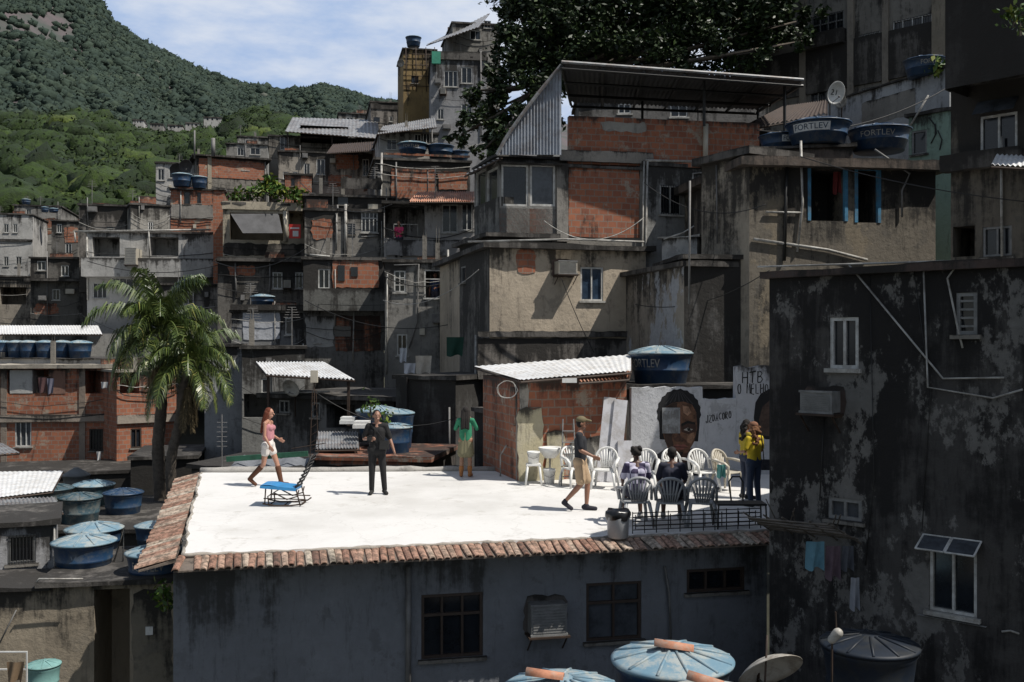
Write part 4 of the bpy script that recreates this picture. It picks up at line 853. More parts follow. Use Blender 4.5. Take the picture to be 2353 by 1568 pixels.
# ---- left brick house
h=House('two storey orange brick house behind the palm at left',-60,46,268,43,838,1100,7,BK,slab=.18,over=.3,slabm=plaster((.42,.38,.32),.35),tilt=.12)
h.opening(18,850,150,905,1.6);h.opening(195,852,250,905,1.6);h.win(34,968,72,1027,3,gm='curtain');h.win(205,986,237,1036,1,fm='brownframe',bars=5)
for x in (2,182,255): h.panel(x,840,x+14,1090,plaster((.33,.27,.22),.4),'column',.05,0)
h.panel(-60,955,268,968,plaster((.35,.3,.25),.5),'floor_band',.12,0);h.panel(22,850,75,905,wht(.2),'white_wall',.02,.02,1.5);h.panel(112,850,150,905,plaster((.35,.2,.15),.3),'door_panel',.02,0,1.5)
h.rail(85,866,120,903,6,.03,'rust');h.done()
h=House('right wing of orange brick behind the palm trunk',268,43,405,44.5,850,1100,6,BK,slabm=plaster((.42,.38,.32),.35));h.opening(275,858,320,905,1.2);h.panel(268,955,405,968,plaster((.35,.3,.25),.5),'floor_band',.12,0);h.win(300,985,325,1030,2,fm='brownframe');h.done()
for lb,a,b,c,d,c_ in (('dark brown cloth in the left brick veranda',88,868,108,903,(.1,.05,.05)),('grey cloth beside it in the left brick veranda',108,870,124,905,(.15,.15,.2)),('white cloth in the right veranda opening',232,878,248,892,(.5,.5,.5)),('small white rag under the brick house window',222,1038,232,1058,(.5,.5,.5))): hang(lb,a,b,c,d,42.5,c_)
for i,(x,w,lb) in enumerate(((5,40,'tank cut by the left edge in the row on the brick house'),(38,42,'second tank of the row on the brick house'),(66,42,'third tank of the row on the brick house'),(104,42,'fourth tank of the row on the brick house'),(143,40,'fifth tank of the row on the brick house'),(184,54,'sixth and widest tank of the row, nearest the palm'))):
    tank(lb,x,782,824,47-i*.1,w)
h=House('parapet slab carrying the tank row',-60,46.6,240,45.5,822,838,4,wht(.4),name='roof_ledge',cat='wall',ext=.1,slab=.05,tilt=0);h.done()
h=House('black retaining wall behind the palm foot',300,37,450,36,1050,1260,4,plaster((.06,.06,.06),.8));h.auto=False;h.done()
h=House('dark wall under the brick house with small steps',-60,40,330,39,1090,1300,4,plaster((.12,.11,.1),.7));h.auto=False;h.done()
sheet('bleached flat roof sheet at the left edge',(-60,1150,27),(120,1128,28),(-60,1085,33),(145,1082,33),18,.01,'metalwhite');sheet('grey corrugated roof below the bleached one at left edge',(-60,1208,22.5),(145,1176,23.5),(-60,1150,27),(125,1142,27),20,.02,'metalgrey');sheet('small dark sheet roof peeking at the left edge',(-80,1050,36),(45,1040,36),(-80,1020,40),(5,1018,40),12,.02,'metalgrey')
h=House('roof platform with four tanks left of the terrace',60,28.3,345,28.3,1215,1400,6,plaster((.16,.15,.14),.7));h.done()
tank('upper left dark tank on the platform left of the terrace',120,1112,1168,31.5,92,'tankteal','tankteal');tank('upper middle tank with dusty lid on the platform',215,1103,1160,32.5,92,'tankteal','tanklid');tank('dark tank on the right of the platform behind the palm foot',283,1122,1190,31,88,'tankblue','tankblue');tank('nearest tank on the platform with a pale teal lid',184,1132,1207,29.4,94,'tankteal','tankteal')
tank('rounded grey cement tank behind the teal ones',175,1075,1125,34,60,'greytank','greytank',lift=.9,ribs=0)
h=House('whitewashed brick shack with barred window at left edge',-60,20.2,128,20.8,1203,1356,2.2,plaster((.45,.45,.46),.25));h.win(17,1229,82,1296,1,fm='grime_alu',bars=8);h.pipe([(125,1210),(125,1340)],.02,'pvc');h.done()
LB=House('low beige building with a black doorway at lower left',104,18.9,402,19.3,1336,1750,3.0,plaster((.38,.32,.24),.3),slab=.1,over=.15);h=LB;h.opening(216,1354,298,1750,1.5);h.panel(298,1354,402,1700,plaster((.25,.22,.17),.5),'stained_patch',.01,.1);h.block(335,1440,352,1458,-.04,-.013,M['white'],'switch_box');h.pipe([(95,1330),(100,1322),(200,1322)],.015,'pvc',.3);h.done()
h2=House('',-80,18.7,104,18.9,1352,1750,1.4,plaster((.38,.32,.24),.3),parent=LB,wallname='left_wall',slab=.08);h2.pipe([(0,1480),(40,1400)],.012,'greypipe');h2.done()
tank('large tank with light lid in front on the beige building',193,1228,1318,20.4,138);tank('tank with pale lid just behind the large front one',216,1200,1268,21.9,126);tank('tank with marked label tucked beside the terrace tiles',360,1252,1342,19.8,136,text=True);tank('small tank behind the labelled one beside the tiles',352,1198,1262,22.,82)
pipeT('white pipe loop standing between the lower left tanks',[(262,1290,20.6),(285,1215,20.6),(282,1290,20.6)],.02)
tank('pale green tank standing at the bottom left',100,1518,1600,16.5,74,'tankaqua','tankaqua')
t=thing('wire_shelf','white wire shelf with a brown towel in the bottom left corner','shelf',P(-10,1600,16)); m=MB()
for x in (0,.49): m.box(x,-.01,0,x+.02,.01,.72)
for z in (.15,.42,.7): m.box(.02,-.01,z,.49,.01,z+.02)
m.build('shelf_frame',M['white'],t); hang('brown towel draped on the white wire shelf',15,1522,55,1568,15.8,(.22,.15,.09))
bush('small weeds growing on the corner of the terrace wall',[(375,1365),(385,1380)],15.2,70,.05,r=.18)
# ---- behind terrace
h=House('low ledge behind the terrace carrying tarps',440,27.5,735,26.5,1066,1200,3,plaster((.25,.23,.2),.6),name='ledge_wall',cat='wall',ext=0);h.done()
gb_=MB(); gb_.box(0,0,0,2.2,.05,.14); o_=gb_.build('green_board',simple('green painted board',(.04,.15,.09),.7,0,.4),None); o_.location=P(520,1062,26.8); o_.rotation_euler=(0,R(-4),0); tag(o_,'long green board lying on the ledge behind the red-haired woman','board')
o_=MB().corr((0,0,0),(2.0,0,0),(0,1.2,.25),(2.0,1.2,.25),3,.06).build('tarpaulin',simple('grey tarp',(.16,.17,.19),.7,0,.3),None,True); o_.location=P(520,1084,26.4); tag(o_,'grey tarp spread over the ledge behind the terrace','tarpaulin')
h=House('brick-edged platform holding tanks behind the man in black',722,26,985,25.5,1046,1200,3.2,plaster((.12,.1,.09),.7),name='tank_platform',cat='wall',ext=0,slab=.12,slabm=BD);h.panel(725,1050,985,1075,BD,'brick_edge',.04,.05);h.done()
tank('back tank of the three on the brick-edged platform',868,932,1010,28.5,98);tank('tank at the right on the brick-edged platform',915,940,1030,27.6,74);tank('front tank with dusty lid behind the man in black',908,972,1046,26.6,78)
sheet('low zinc sheet on the brick-edged platform',(725,1032,26.4),(825,1030,26.4),(730,992,28.8),(822,992,28.8),14,.02,'metalgrey')
for k,(x,y) in enumerate(((835,985),(805,975))):
    o_=MB().box(0,0,0,.45,.5,.1).box(.02,.03,.1,.43,.47,.19).build('foam_slab',M['white'],None); o_.location=P(x-25,y,27.3+k*.8); tag(o_,('right','left')[k]+' pile of white foam slabs near the platform tanks','foam slab')
bush('young tree sprout rising behind the man in black',[(852,925),(850,940),(870,955),(885,965)],26.8,22,.07,r=.25)
t=thing('antenna_mast','rusty antenna mast with white box behind the terrace','antenna',P(722,1062,26.3)); m=MB(); 
for dx in (-.12,.12): m.tube([(dx,0,0),(dx*.4,0,1.9)],.012,5)
for k in range(9): z=.1+k*.2; m.tube([(-.11+.008*k,0,z),(.11-.008*k,0,z+.12)],.008,4)
m.tube([(0,0,1.5),(0,0,2.35)],.015,6); m.tube([(-.6,0,.35),(.3,0,.5)],.012,5); m.build('mast',M['rust'],t); MB().box(-.09,-.06,2.1,.09,.06,2.42).build('antenna_box',M['offwhite'],t)
t=thing('antenna_mast','thin yagi aerial at the terrace corner beside the red-haired woman','antenna',P(510,1090,25)); m=MB(); m.tube([(0,0,0),(0,0,1.5)],.012,5)
for k in range(6): m.tube([(-.13,0,.7+k*.12),(.13,0,.7+k*.12)],.006,4)
m.build('mast',M['greypipe'],t)
dish('small dish on the slab roof left of the mast',672,888,32,.3,-20,30)
# ============================================================ TERRACE
TB=House('grey building whose white flat roof serves as the terrace',398,15.12,1762,17.1,1262,1900,7,plaster((.25,.262,.285),.28,c2=(.19,.2,.22),stain=(.05,.05,.05)),slab=0,ext=1,top=False,name='terrace_building',cat='building')
TB.H=-.16-TB.fr.o.z; h=TB
h.win(968,1364,1110,1512,3,transom=.28,fm='brownframe',fw=.045);h.win(1347,1338,1474,1472,2,transom=.3,fm='brownframe',gm='curtain',fw=.045);h.win(1578,1306,1712,1360,3,fm='brownframe');h.pipe([(938,1300),(937,1640)],.045,'greypipe',.06);h.pipe([(1525,1300),(1535,1360),(1540,1500)],.02,'greypipe')
ac('air conditioner in the broken hole of the terrace building',h,1212,1382,1292,1446,.3,'grime_alu',sc=(.13,.115,.105));h.done()
dk=[(-4.95,14.9),(4.35,16.85),(7.2,17.5),(7.4,24.2),(-.3,24.6),(-7.6,24.3)]
o=TB.fr.o
m=MB(); n_=len(dk); vs=[(x-o.x,y-o.y,-o.z) for x,y in dk]+[(x-o.x,y-o.y,-.18-o.z) for x,y in dk]
m.add(vs,[tuple(range(n_))]+[(i,i+n_,(i+1)%n_+n_,(i+1)%n_) for i in range(n_)]); dko=m.build('terrace_floor',M['deck'],TB.root)
m=MB(); a=(-5.1-o.x,15.15-o.y);b=(-7.5-o.x,24.2-o.y); m.quad((*a,-8-o.z),(*a,-.18-o.z),(*b,-.18-o.z),(*b,-8-o.z)); m.build('side_wall',plaster((.3,.29,.27),.5),TB.root)
def tilerow(p0,p1,wd,z0,z1,nrm,seed,nm='tile_eave',sp=.115,hs=.55):
    p0=Vector(p0);p1=Vector(p1); d=p1-p0; Ln=d.length; d/=Ln; n=int(Ln/sp); r=random.Random(seed); m=MB(); nv=Vector(nrm).normalized()
    for i in range(n):
        if r.random()<.015: continue
        c=p0+d*(i+.5)*sp; m.cur=min(1,max(0,r.gauss(.55,.27))); rad=sp*.5; jit=r.uniform(-.03,.03); dz=r.uniform(-.01,.01); sk_=r.uniform(-.02,.02)
        vs=[];fs=[];K=5
        for e,(q,zz) in enumerate(((0,z0),(wd*.5+jit,(z0+z1)/2),(wd+jit,z1))):
            for k in range(K+1):
                a=pi*k/K; pt_=c+d*(math.cos(a)*rad*(1-.06*e)+sk_*e)+nv*q; vs.append((pt_.x-o.x,pt_.y-o.y,zz+dz+math.sin(a)*rad*hs-o.z))
        for e in range(2):
            for k in range(K): fs.append((e*(K+1)+k,e*(K+1)+k+1,(e+1)*(K+1)+k+1,(e+1)*(K+1)+k))
        L0=2*(K+1)
        for k in range(K+1): v=vs[L0+k]; vs.append((v[0],v[1],v[2]-.014))
        for k in range(K): fs.append((L0+k,L0+k+1,L0+K+1+k+1,L0+K+1+k))
        m.add(vs,fs)
    m.build(nm,M['tiles'],TB.root,rnd=True)
    m=MB(); a=p0;b=p1; q=nv*wd*.93
    vs=[(p.x-o.x,p.y-o.y,z-o.z) for p,z in ((a,z0-.01),(b,z0-.01),(b+q,z1-.012),(a+q,z1-.012),(a,z0-.06),(b,z0-.06),(b+q,z1-.035),(a+q,z1-.035))]
    m.add(vs,[(0,1,2,3),(7,6,5,4),(2,6,7,3),(0,3,7,4),(1,5,6,2)]); m.build('eave_mortar',plaster((.2,.16,.13),.5),TB.root)
tilerow((-5.0,14.9,0),(4.5,16.9,0),.54,-.035,-.12,(.206,-.98,0),3)
tilerow((-7.62,24.3,0),(-4.98,14.75,0),.56,-.02,-.16,(-.96,-.27,0),4,sp=.15)
m=MB(); r=random.Random(2); pts=[Vector((-7.6,24.3,.0)).lerp(Vector((-4.95,14.9,0)),i/40)+Vector((r.uniform(-.03,.03),0,.0)) for i in range(41)]+[Vector((-4.95,14.9,0)).lerp(Vector((4.4,16.87,0)),i/80)+Vector((0,r.uniform(-.03,.03),-.012)) for i in range(81)]
m.tube([p-o for p in pts],[.03+r.uniform(-.012,.012) for p in pts],6); m.build('mortar_ridge',plaster((.42,.38,.33),.35),TB.root,True)
m=MB(); pts=[Vector((-7.6,24.3,.03)).lerp(Vector((-.3,24.6,.03)),i/20) for i in range(21)]; m.tube([p-o for p in pts],[.09+r.uniform(-.03,.03) for p in pts],6); m.build('rear_kerb',plaster((.45,.43,.4),.3),TB.root,True)
# shed
SH=House('little brick shed with lean-to tin roof at the back of the terrace',1192,22.7,1440,23.5,872,1112,3,brickmat(.5,.92),ext=0,slab=0,name='shed',cat='shed');h=SH
h.panel(1184,935,1250,1112,plaster((.5,.45,.3),.45,c2=(.45,.42,.36)),'plastered_base',.05,.08);h.panel(1250,985,1302,1112,plaster((.5,.45,.3),.45,c2=(.45,.42,.36)),'plastered_base',.045,.1);h.panel(1302,1000,1440,1112,plaster((.4,.38,.34),.5),'plastered_base',.03,.15);h.panel(1190,874,1216,950,plaster((.38,.36,.32),.5),'column',.03,.05);h.done()
h2=House('',1128,25.5,1188,22.8,868,1112,1.5,plaster((.3,.27,.24),.6),parent=SH,wallname='side_wall',slab=0,ext=0);h2.panel(1135,880,1186,985,BD,'brick_panel',.03,.05);h2.done()
sheet('bright white tin roof of the terrace shed',(1196,873,22.3),(1450,852,23),(1090,842,26.5),(1450,815,26.5),24,.012,'metalwhite')
sheet('short clay-tiled strip beside the shed roof',(1330,876,22.6),(1445,868,23),(1385,855,24),(1450,848,24.5),14,.03,'orange')
o_=MB().box(0,0,0,.33,.2,.1).build('box',M['white'],None); o_.location=P(1292,880,22.5); tag(o_,'small pale box on the edge of the shed roof','box')
pipeT('coil of pale hose hanging on the left corner of the shed',[(1165+22*math.cos(a*.55)+r.uniform(-3,3),895+20*math.sin(a*.55),22.4) for a in range(26)],.008,'pvc','hose','hose')
h=House('dark low wall connecting shed and alley',1090,27.5,1180,25,935,1112,2,plaster((.15,.14,.13),.7),ext=1,name='wall',cat='wall');h.done()
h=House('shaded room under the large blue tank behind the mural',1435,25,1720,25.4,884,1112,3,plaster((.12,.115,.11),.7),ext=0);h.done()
tank('very large blue tank standing above the painted wall',1518,795,884,26,144,text=True,sector=-.75)
o_=MB().tube([(0,0,0),(0,0,.5),(.15,-.1,.75)],.02,6).build('pipe',M['pvc'],None,True); o_.location=foot(1150,1095); tag(o_,'bent white pipe end by the shed corner','pipe')
# ---- mural wall
fr=Fr(1440,23.4,1830,24.0,Vector((X(1440,23.4),23.4,0))); mw=thing('mural_wall','white wall painted with a large portrait and black lettering','wall',fr.o)
def mp_(pts): return [fr.loc(*p) for p in pts]
u0,_=fr.loc(1440,900);u1,_=fr.loc(1614,900);u2,_=fr.loc(1692,900);u3=fr.W
z1=fr.loc(1560,890)[1];z2=fr.loc(1650,917)[1];z3=fr.loc(1720,842)[1]
r=random.Random(9)
def jl(ua,ub,z,n,j=.02): return [(ua+(ub-ua)*i/n,z+r.uniform(-j,j)) for i in range(n+1)]
poly=[(u0+.1,0)]+jl(u0+.12,u1,z1,12)+jl(u1+.01,u2-.01,z2,8)+jl(u2,u3,z3,10,.05)+[(u3,0)]
MB().prism(list(reversed(poly)),0,.2).build('wall',plaster((.6,.61,.63),.2,c2=(.53,.54,.57)),mw,fr=fr)
def paint(name,pts,mat,k): return MB().prism(mp_(pts),-.004*k,-.004*k+.003).build(name,mat,mw,fr=fr)
pk=lambda c,v=.3,s=3: simple('mural paint',c,.85,0,v,s)
paint('painted_shoulders',[(1500,1052),(1530,1030),(1560,1045),(1590,1030),(1615,1048),(1618,1115),(1498,1115)],pk((.03,.03,.035)),1)
hp=[]
for k in range(26):
    a=pi*1.12-pi*1.24*k/25; q=1+(.05 if k%2 else 0); hp.append((1560+49*math.cos(a)*q,950-54*math.sin(a)*q))
paint('painted_hair',[(1516,1010)]+hp+[(1604,1015)],pk((.01,.01,.012)),1)
paint('painted_face',[(1523,960),(1526,938),(1545,926),(1570,923),(1590,930),(1600,948),(1602,985),(1595,1015),(1582,1038),(1566,1048),(1550,1046),(1534,1030),(1524,1000)],pk((.17,.085,.05),.75,5),2)
paint('painted_shade',[(1523,960),(1527,938),(1545,927),(1556,926),(1554,950),(1552,985),(1543,1003),(1549,1030),(1540,1034),(1528,1015)],pk((.05,.03,.022),.6,6),3)
paint('painted_cheek',[(1578,998),(1594,994),(1596,1005),(1588,1020),(1578,1016)],pk((.3,.165,.1),.6,9),3)
paint('painted_highlight',[(1568,932),(1582,935),(1588,948),(1580,956),(1570,948)],pk((.34,.2,.13),.6,9),3)
paint('painted_eye_shadow',[(1564,976),(1580,970),(1598,975),(1598,992),(1582,998),(1566,993)],pk((.06,.03,.022),.4,9),4)
paint('painted_brow',[(1565,974),(1580,967),(1597,971),(1597,976),(1580,973),(1567,980)],pk((.01,.01,.01)),5)
paint('painted_eye',[(1570,988),(1580,983),(1592,987),(1582,992)],pk((.35,.33,.3),.1),5)
paint('painted_iris',[(1578,984),(1585,984),(1587,990),(1580,991)],pk((.01,.01,.01)),6)
paint('painted_nose',[(1560,990),(1564,1004),(1574,1010),(1568,1016),(1553,1015),(1547,1009),(1555,1003)],pk((.09,.045,.03),.5,9),4)
paint('painted_mouth',[(1546,1025),(1556,1021),(1563,1023),(1571,1021),(1581,1026),(1570,1033),(1556,1034)],pk((.24,.09,.07),.5,9),4)
paint('painted_lipline',[(1548,1026),(1578,1027),(1578,1028.5),(1548,1028)],pk((.03,.012,.01)),5)
paint('painted_beard',[(1552,1039),(1570,1038),(1566,1047),(1555,1047)],pk((.02,.015,.012)),4)
paint('painted_neck',[(1545,1044),(1580,1040),(1582,1060),(1560,1068),(1545,1060)],pk((.08,.04,.03),.5),2)
for k in range(7): x=1528+k*10.5; paint('painted_braid',[(x,931-8*math.sin((k+.5)*pi/7)),(x+2,931-8*math.sin((k+.5)*pi/7)),(1553+k*2.2,899),(1552+k*2.2,899)],pk((.05,.05,.055)),2)
paint('painted_panel',[(1521,937),(1562,937),(1562,996),(1521,996)],pk((.3,.31,.32),.5,6),7)
paint('painted_second_portrait',[(1738,1000),(1732,960),(1736,925),(1748,905),(1775,890),(1820,900),(1820,1010),(1760,1010)],pk((.015,.015,.016)),1)
paint('painted_second_face',[(1748,1000),(1744,965),(1752,935),(1775,915),(1820,920),(1820,1010)],pk((.1,.065,.05),.5,5),2)
def hand(txt,px0,py0,px1,py1,k,w=.02,slant=0,mat='black'):
    r=random.Random(len(txt)*3+int(px0)); m=MB(); n=len(txt); sp_=(px1-px0)/n
    for i,ch in enumerate(txt):
        if ch==' ': continue
        ww=sp_*.72; yo=r.uniform(-1.2,1.2)-slant*i
        for st in STK[ch]:
            pts=[fr.loc(px0+sp_*i+ww*x+r.uniform(-.4,.4),py1+yo-(py1-py0)*y+r.uniform(-.5,.5)) for x,y in st]
            m.tube([(u,-.004*k-.003,z) for u,z in pts],[w*r.uniform(.8,1.2) for _ in pts],6)
    m.v=[(x,-.004*k-.003+(y+.004*k+.003)*.12,z) for x,y,z in m.v]
    m.build('lettering',M[mat],mw,fr=fr)
hand('HTB',1706,856,1758,881,1,.016,.8);hand('O MELHO',1695,884,1768,906,1,.014,.3);hand('JZDACORO',1622,956,1682,972,1,.012,1.6);hand('ECHO',1524,945,1560,962,8,.009,0,'greypipe');hand('FTAD',1523,978,1560,994,8,.01,0,'greypipe')
# ---- chairs
def plastic_chair(label,loc,rz,mat='white',group=None):
    t=thing('plastic_chair',label,'chair',loc,R(rz),group); mt=M[mat]
    m=MB(); poly=[]
    for k in range(24):
        a=2*pi*k/24; x=math.copysign(abs(math.cos(a))**.5,math.cos(a))*.24; y=math.copysign(abs(math.sin(a))**.5,math.sin(a))*.22; poly.append((x,y))
    vs=[(x,y,.42) for x,y in poly]+[(x*.96,y*.96,.405) for x,y in poly]+[(x,y,.385) for x,y in poly]+[(x*.8,y*.8,.41) for x,y in poly]; K=24
    fs=[tuple(72+k for k in range(K))]+[(k,(k+1)%K,72+(k+1)%K,72+k) for k in range(K)]+[(k+48,(k+1)%K+48,(k+1)%K,k) for k in range(K)]+[tuple(48+k for k in reversed(range(K)))]
    m.add(vs,fs).build('seat',mt,t,True)
    for sx in (-1,1):
        for sy in (-1,1):
            MB().tube([(sx*.2,sy*.19,.4),(sx*.235,sy*.23 + (.02 if sy>0 else 0),.2),(sx*.26,sy*.27,0)],[.036,.03,.024],6).build('leg',mt,t,True)
    m=MB(); rim=[]
    for k in range(13):
        a=pi*k/12; x=-.25*math.cos(a); z=.45+.4*math.sin(a)**.55; y=.2+.12*(z-.42)/.4-.05*abs(math.cos(a)); rim.append((x,y,z))
    m.tube(rim,.026,7,1.3)
    for k in range(7):
        q=(k-3)/3; m.tube([(q*.1,.2,.42),(q*.15,.25,.6),(q*.2,.315-.02*abs(q),.83-.1*q*q)],[.016,.02,.016],5,1.7)
    m.tube([(-.14,.235,.57),(0,.245,.56),(.14,.235,.57)],.016,5); m.build('backrest',mt,t,True)
    for sx in (-1,1):
        MB().tube([(sx*.24,.22,.66),(sx*.29,.06,.65),(sx*.29,-.14,.62),(sx*.26,-.22,.55),(sx*.24,-.2,.4)],[.022,.03,.032,.028,.026],6,1.3).build('armrest',mt,t,True)
    return t
plastic_chair('white plastic armchair beside the leaning boards behind the cap man',foot(1390,1122),-15);plastic_chair('white plastic chair half hidden behind the cap man',foot(1322,1118),25)
for px,lb,rz,mt in ((1482,'first white plastic armchair from the left under the portrait',-12,'white'),(1558,'second white plastic armchair, before the portrait shoulder',30,'white'),(1617,'third white plastic armchair, right of the portrait',20,'white'),(1672,'cream plastic armchair at the right end of the back row',40,'offwhite')): plastic_chair(lb,foot(px,1128),rz,mt)
M['greychair']=simple('grey plastic',(.3,.31,.32),.45,0,.1)
plastic_chair('grey plastic armchair under the seated jersey wearer',foot(1460,1204),185,'greychair');plastic_chair('grey plastic armchair under the seated dark-shirted person',foot(1540,1206),172,'greychair');plastic_chair('empty grey plastic armchair right of the seated pair',foot(1610,1206),178,'greychair')
hang('teal cloth draped on the cream armchair',1648,1068,1668,1098,20.6,(.1,.3,.28))
# ---- lounge chair
t=thing('lounge_chair','iron rocking chair frame with a bright blue seat cushion','chair',foot(660,1160),R(0)); IR=M['rust']
m=MB()
for y in (-.25,.25):
    m.tube([(-.42,y,.06),(-.2,y,.02),(.1,y,.02),(.35,y,.05),(.42,y,.1)],.016,6); m.tube([(-.3,y,.05),(-.32,y,.2),(-.2,y,.27),(.05,y,.14),(.25,y,.2),(.28,y,.32)],.014,6); m.tube([(-.4,y,.16),(.4,y,.14)],.012,6); m.tube([(-.38,y,.04),(-.36,y,.36)],.014,6); m.tube([(.3,y,.04),(.22,y,.36)],.014,6)
for x in (-.3,0,.3): m.tube([(x,-.25,.03),(x,.25,.03)],.012,6)
m.build('frame',IR,t,True)
m=MB(); m.corr((-.45,-.27,.42),(.22,-.27,.36),(-.45,.27,.42),(.22,.27,.36),1,.015,8,2); m.build('cushion_top',simple('blue vinyl',(.03,.25,.55),.4,0,.2),t,True)
MB().prism([(-.47,.36),(.22,.3),(.24,.355),(-.2,.4),(-.46,.41)],-.28,.28).build('seat_cushion',simple('blue vinyl side',(.03,.24,.52),.4,0,.2),t)
m=MB(); 
for y in (-.24,.24): m.tube([(.2,y,.34),(.36,y,.6),(.52,y,.98)],.014,6)
for k in range(9): q=k/8; m.tube([(.22+.3*q,-.24,.38+.6*q),(.24+.3*q,.24,.38+.6*q)],.02,5)
m.build('backrest',M['black'],t,True)
sl=foot(1226,1115)
t=thing('stool','white plastic stool against the yellow shed base','stool',sl); MB().prism([(-.17,.44),(.17,.44),(.15,.48),(-.15,.48)],-.16,.16).build('seat',M['white'],t)
for sx in (-1,1):
    for sy in (-1,1): MB().tube([(sx*.13,sy*.13,.44),(sx*.18,sy*.17,0)],[.03,.022],6).build('leg',M['white'],t,True)
def bucket(label,loc,r,hh,mat='white'):
    t=thing('bucket',label,'bucket',loc); MB().lathe([(r*.8,0),(r*.97,hh*.85),(r*1.04,hh*.87),(r*1.04,hh*.93),(r,hh),(r*.93,hh),(r*.75,.03)],24).build('body',M[mat],t,True)
    MB().tube([(-r,0,hh*.9),(-r*.8,-r*.8,hh*.6),(0,-r*1.15,hh*.45),(r*.8,-r*.8,hh*.6),(r,0,hh*.9)],.006,5).build('handle',M['greypipe'],t); return t
bucket('white bucket standing on the plastic stool',(sl[0],sl[1],.48),.14,.27);bucket('white paint bucket on the floor right of the stool',foot(1262,1112),.14,.34)
t=thing('sink','small white wall sink on the shed','sink',P(1264,1040,22.4)); MB().lathe([(.12,-.12),(.22,0),(.27,.1),(.26,.12),(.22,.1),(.1,-.02)],20).build('basin',M['white'],t,True); MB().tube([(0,.1,-.1),(0,.1,-.35),(0,.25,-.4)],.025,6).build('waste_pipe',M['pvc'],t,True)
t=thing('stepladder','aluminium stepladder leaning beside the sink','ladder',foot(1308,1118)); m=MB()
for x in (-.17,.17): m.tube([(x,0,0),(x*.7,.4,1.45)],.016,6)
m.build('rail',M['grime_alu'],t)
for k in range(5): q=.14+k*.17; MB().box(-.14,.4*q-.04,1.45*q-.01,.14,.4*q+.04,1.45*q+.01).build('rung',M['grime_alu'],t)
for k,(px,w,hh,lb) in enumerate(((1382,.27,1.95,'tall pale board leaning left of the mural'),(1408,.3,1.9,'second pale board leaning over the first'),(1437,.33,.95,'short pale door panel at the mural wall foot'))):
    b=foot(px,1108); o_=MB().box(-w/2,-.02,0,w/2,.02,hh).build('board',simple('pale painted board',(.55,.55,.58),.7,0,.2,dust=((.3,.27,.24),.5)),None); o_.location=(b[0],b[1]-.05*k,0); o_.rotation_euler=(R(-12),R(7 if k<2 else 0),0); tag(o_,lb,'board')
t=thing('waste_bin','grey plastic bin lined with a black bag at the terrace edge','bin',foot(1420,1236)); MB().lathe([(.15,0),(.17,.02),(.18,.3),(.185,.34),(.18,.36)],28).build('body',simple('grey bin plastic',(.35,.36,.37),.5,0,.15),t,True)
m=MB(); n=28; vs=[];fs=[];
for i,(rr_,z) in enumerate(((.185,.3),(.2,.36),(.2,.42),(.17,.46),(.1,.45),(.02,.42))):
    for k in range(n): a=2*pi*k/n; q=rr_*(1+.07*math.sin(k*5+i)); vs.append((q*math.cos(a),q*math.sin(a),z+.012*math.sin(k*7+i*2)))
for i in range(5):
    for k in range(n): fs.append((i*n+k,i*n+(k+1)%n,(i+1)*n+(k+1)%n,(i+1)*n+k))
m.add(vs,fs).build('bin_bag',simple('black bag',(.012,.012,.014),.3),t,True)
t=thing('iron_railing','low black iron grille along the shaded terrace edge','railing',(2.0,16.55,0),math.atan2(2,9.3)); m=MB()
for z in (.05,.12,.19,.26,.33): m.box(0,-.008,z,2.3,.008,z+.014)
for k in range(12): x=2.3*k/11; m.box(x-.007,-.02,0,x+.007,-.009,.36)
m.build('grille_bars',M['black'],t)
t=thing('iron_railing','second iron grille lying behind the low one','railing',(2.1,16.95,0),math.atan2(2,9.3)); m=MB()
for z in (.04,.12,.2): m.box(0,-.008,z,2.2,.008,z+.012)
for k in range(8): x=2.2*k/7; m.box(x-.007,-.02,0,x+.007,-.009,.24)
m.build('grille_bars',M['rust'],t)
bx_=foot(1700,1212); t=thing('iron_bench','black iron bench with a curved back bar at the right edge','bench',bx_); m=MB().box(-.42,-.2,.4,.42,.2,.43); m.build('seat',M['black'],t)
for sx in (-1,1):
    for sy in (-1,1): MB().tube([(sx*.4,sy*.18,.4),(sx*.42,sy*.2,0)],.014,6).build('leg',M['black'],t)
MB().tube([(-.1,.2,.4),(-.14,.22,.75),(-.08,.22,.84),(.05,.22,.84),(.1,.22,.75),(.1,.2,.4)],.016,6).build('backrest',M['black'],t)
# ============================================================ PEOPLE
walkF=dict(hiL=(.08,0,.92),knL=(.09,-.16,.52),anL=(.09,-.26,.1),toL=(.09,-.42,.05),hiR=(-.08,.02,.92),knR=(-.09,.08,.5),anR=(-.09,.38,.2),toR=(-.09,.27,.05))
walkS=dict(hiL=(.08,0,.93),knL=(.09,-.12,.51),anL=(.09,-.1,.09),toL=(.09,-.27,.035),hiR=(-.08,.02,.93),knR=(-.09,-.02,.51),anR=(-.09,.27,.19),toR=(-.09,.16,.05))
person('red-haired woman in pink top, white shorts and brown boots walking right',foot(617,1118),80,1.72,dict(walkF,elL=(.21,.02,1.14),wrL=(.17,-.17,1.05),elR=(-.21,.0,1.14),wrR=(-.2,-.12,.93)),sk=(.42,.22,.15),shirt=(.5,.22,.25),tank=True,pants=(.66,.63,.6),plen=.4,shoes=(.1,.038,.018),boot=.75,hair='long',hc=(.13,.03,.012),fem=True)
person('man in black standing with a camera, facing the viewer',foot(866,1136),4,1.75,dict(elR=(-.27,.03,1.16),wrR=(-.12,-.2,1.18),elL=(.27,.05,1.14),wrL=(.36,-.04,.9),anL=(.16,.02,.09),toL=(.21,-.13,.035),knL=(.13,-.02,.5)),sk=(.3,.16,.11),shirt=(.009,.009,.01),sleeve=.8,pants=(.01,.01,.011),shoes=(.015,.015,.015),hair='short',fist=True,yaw=15)
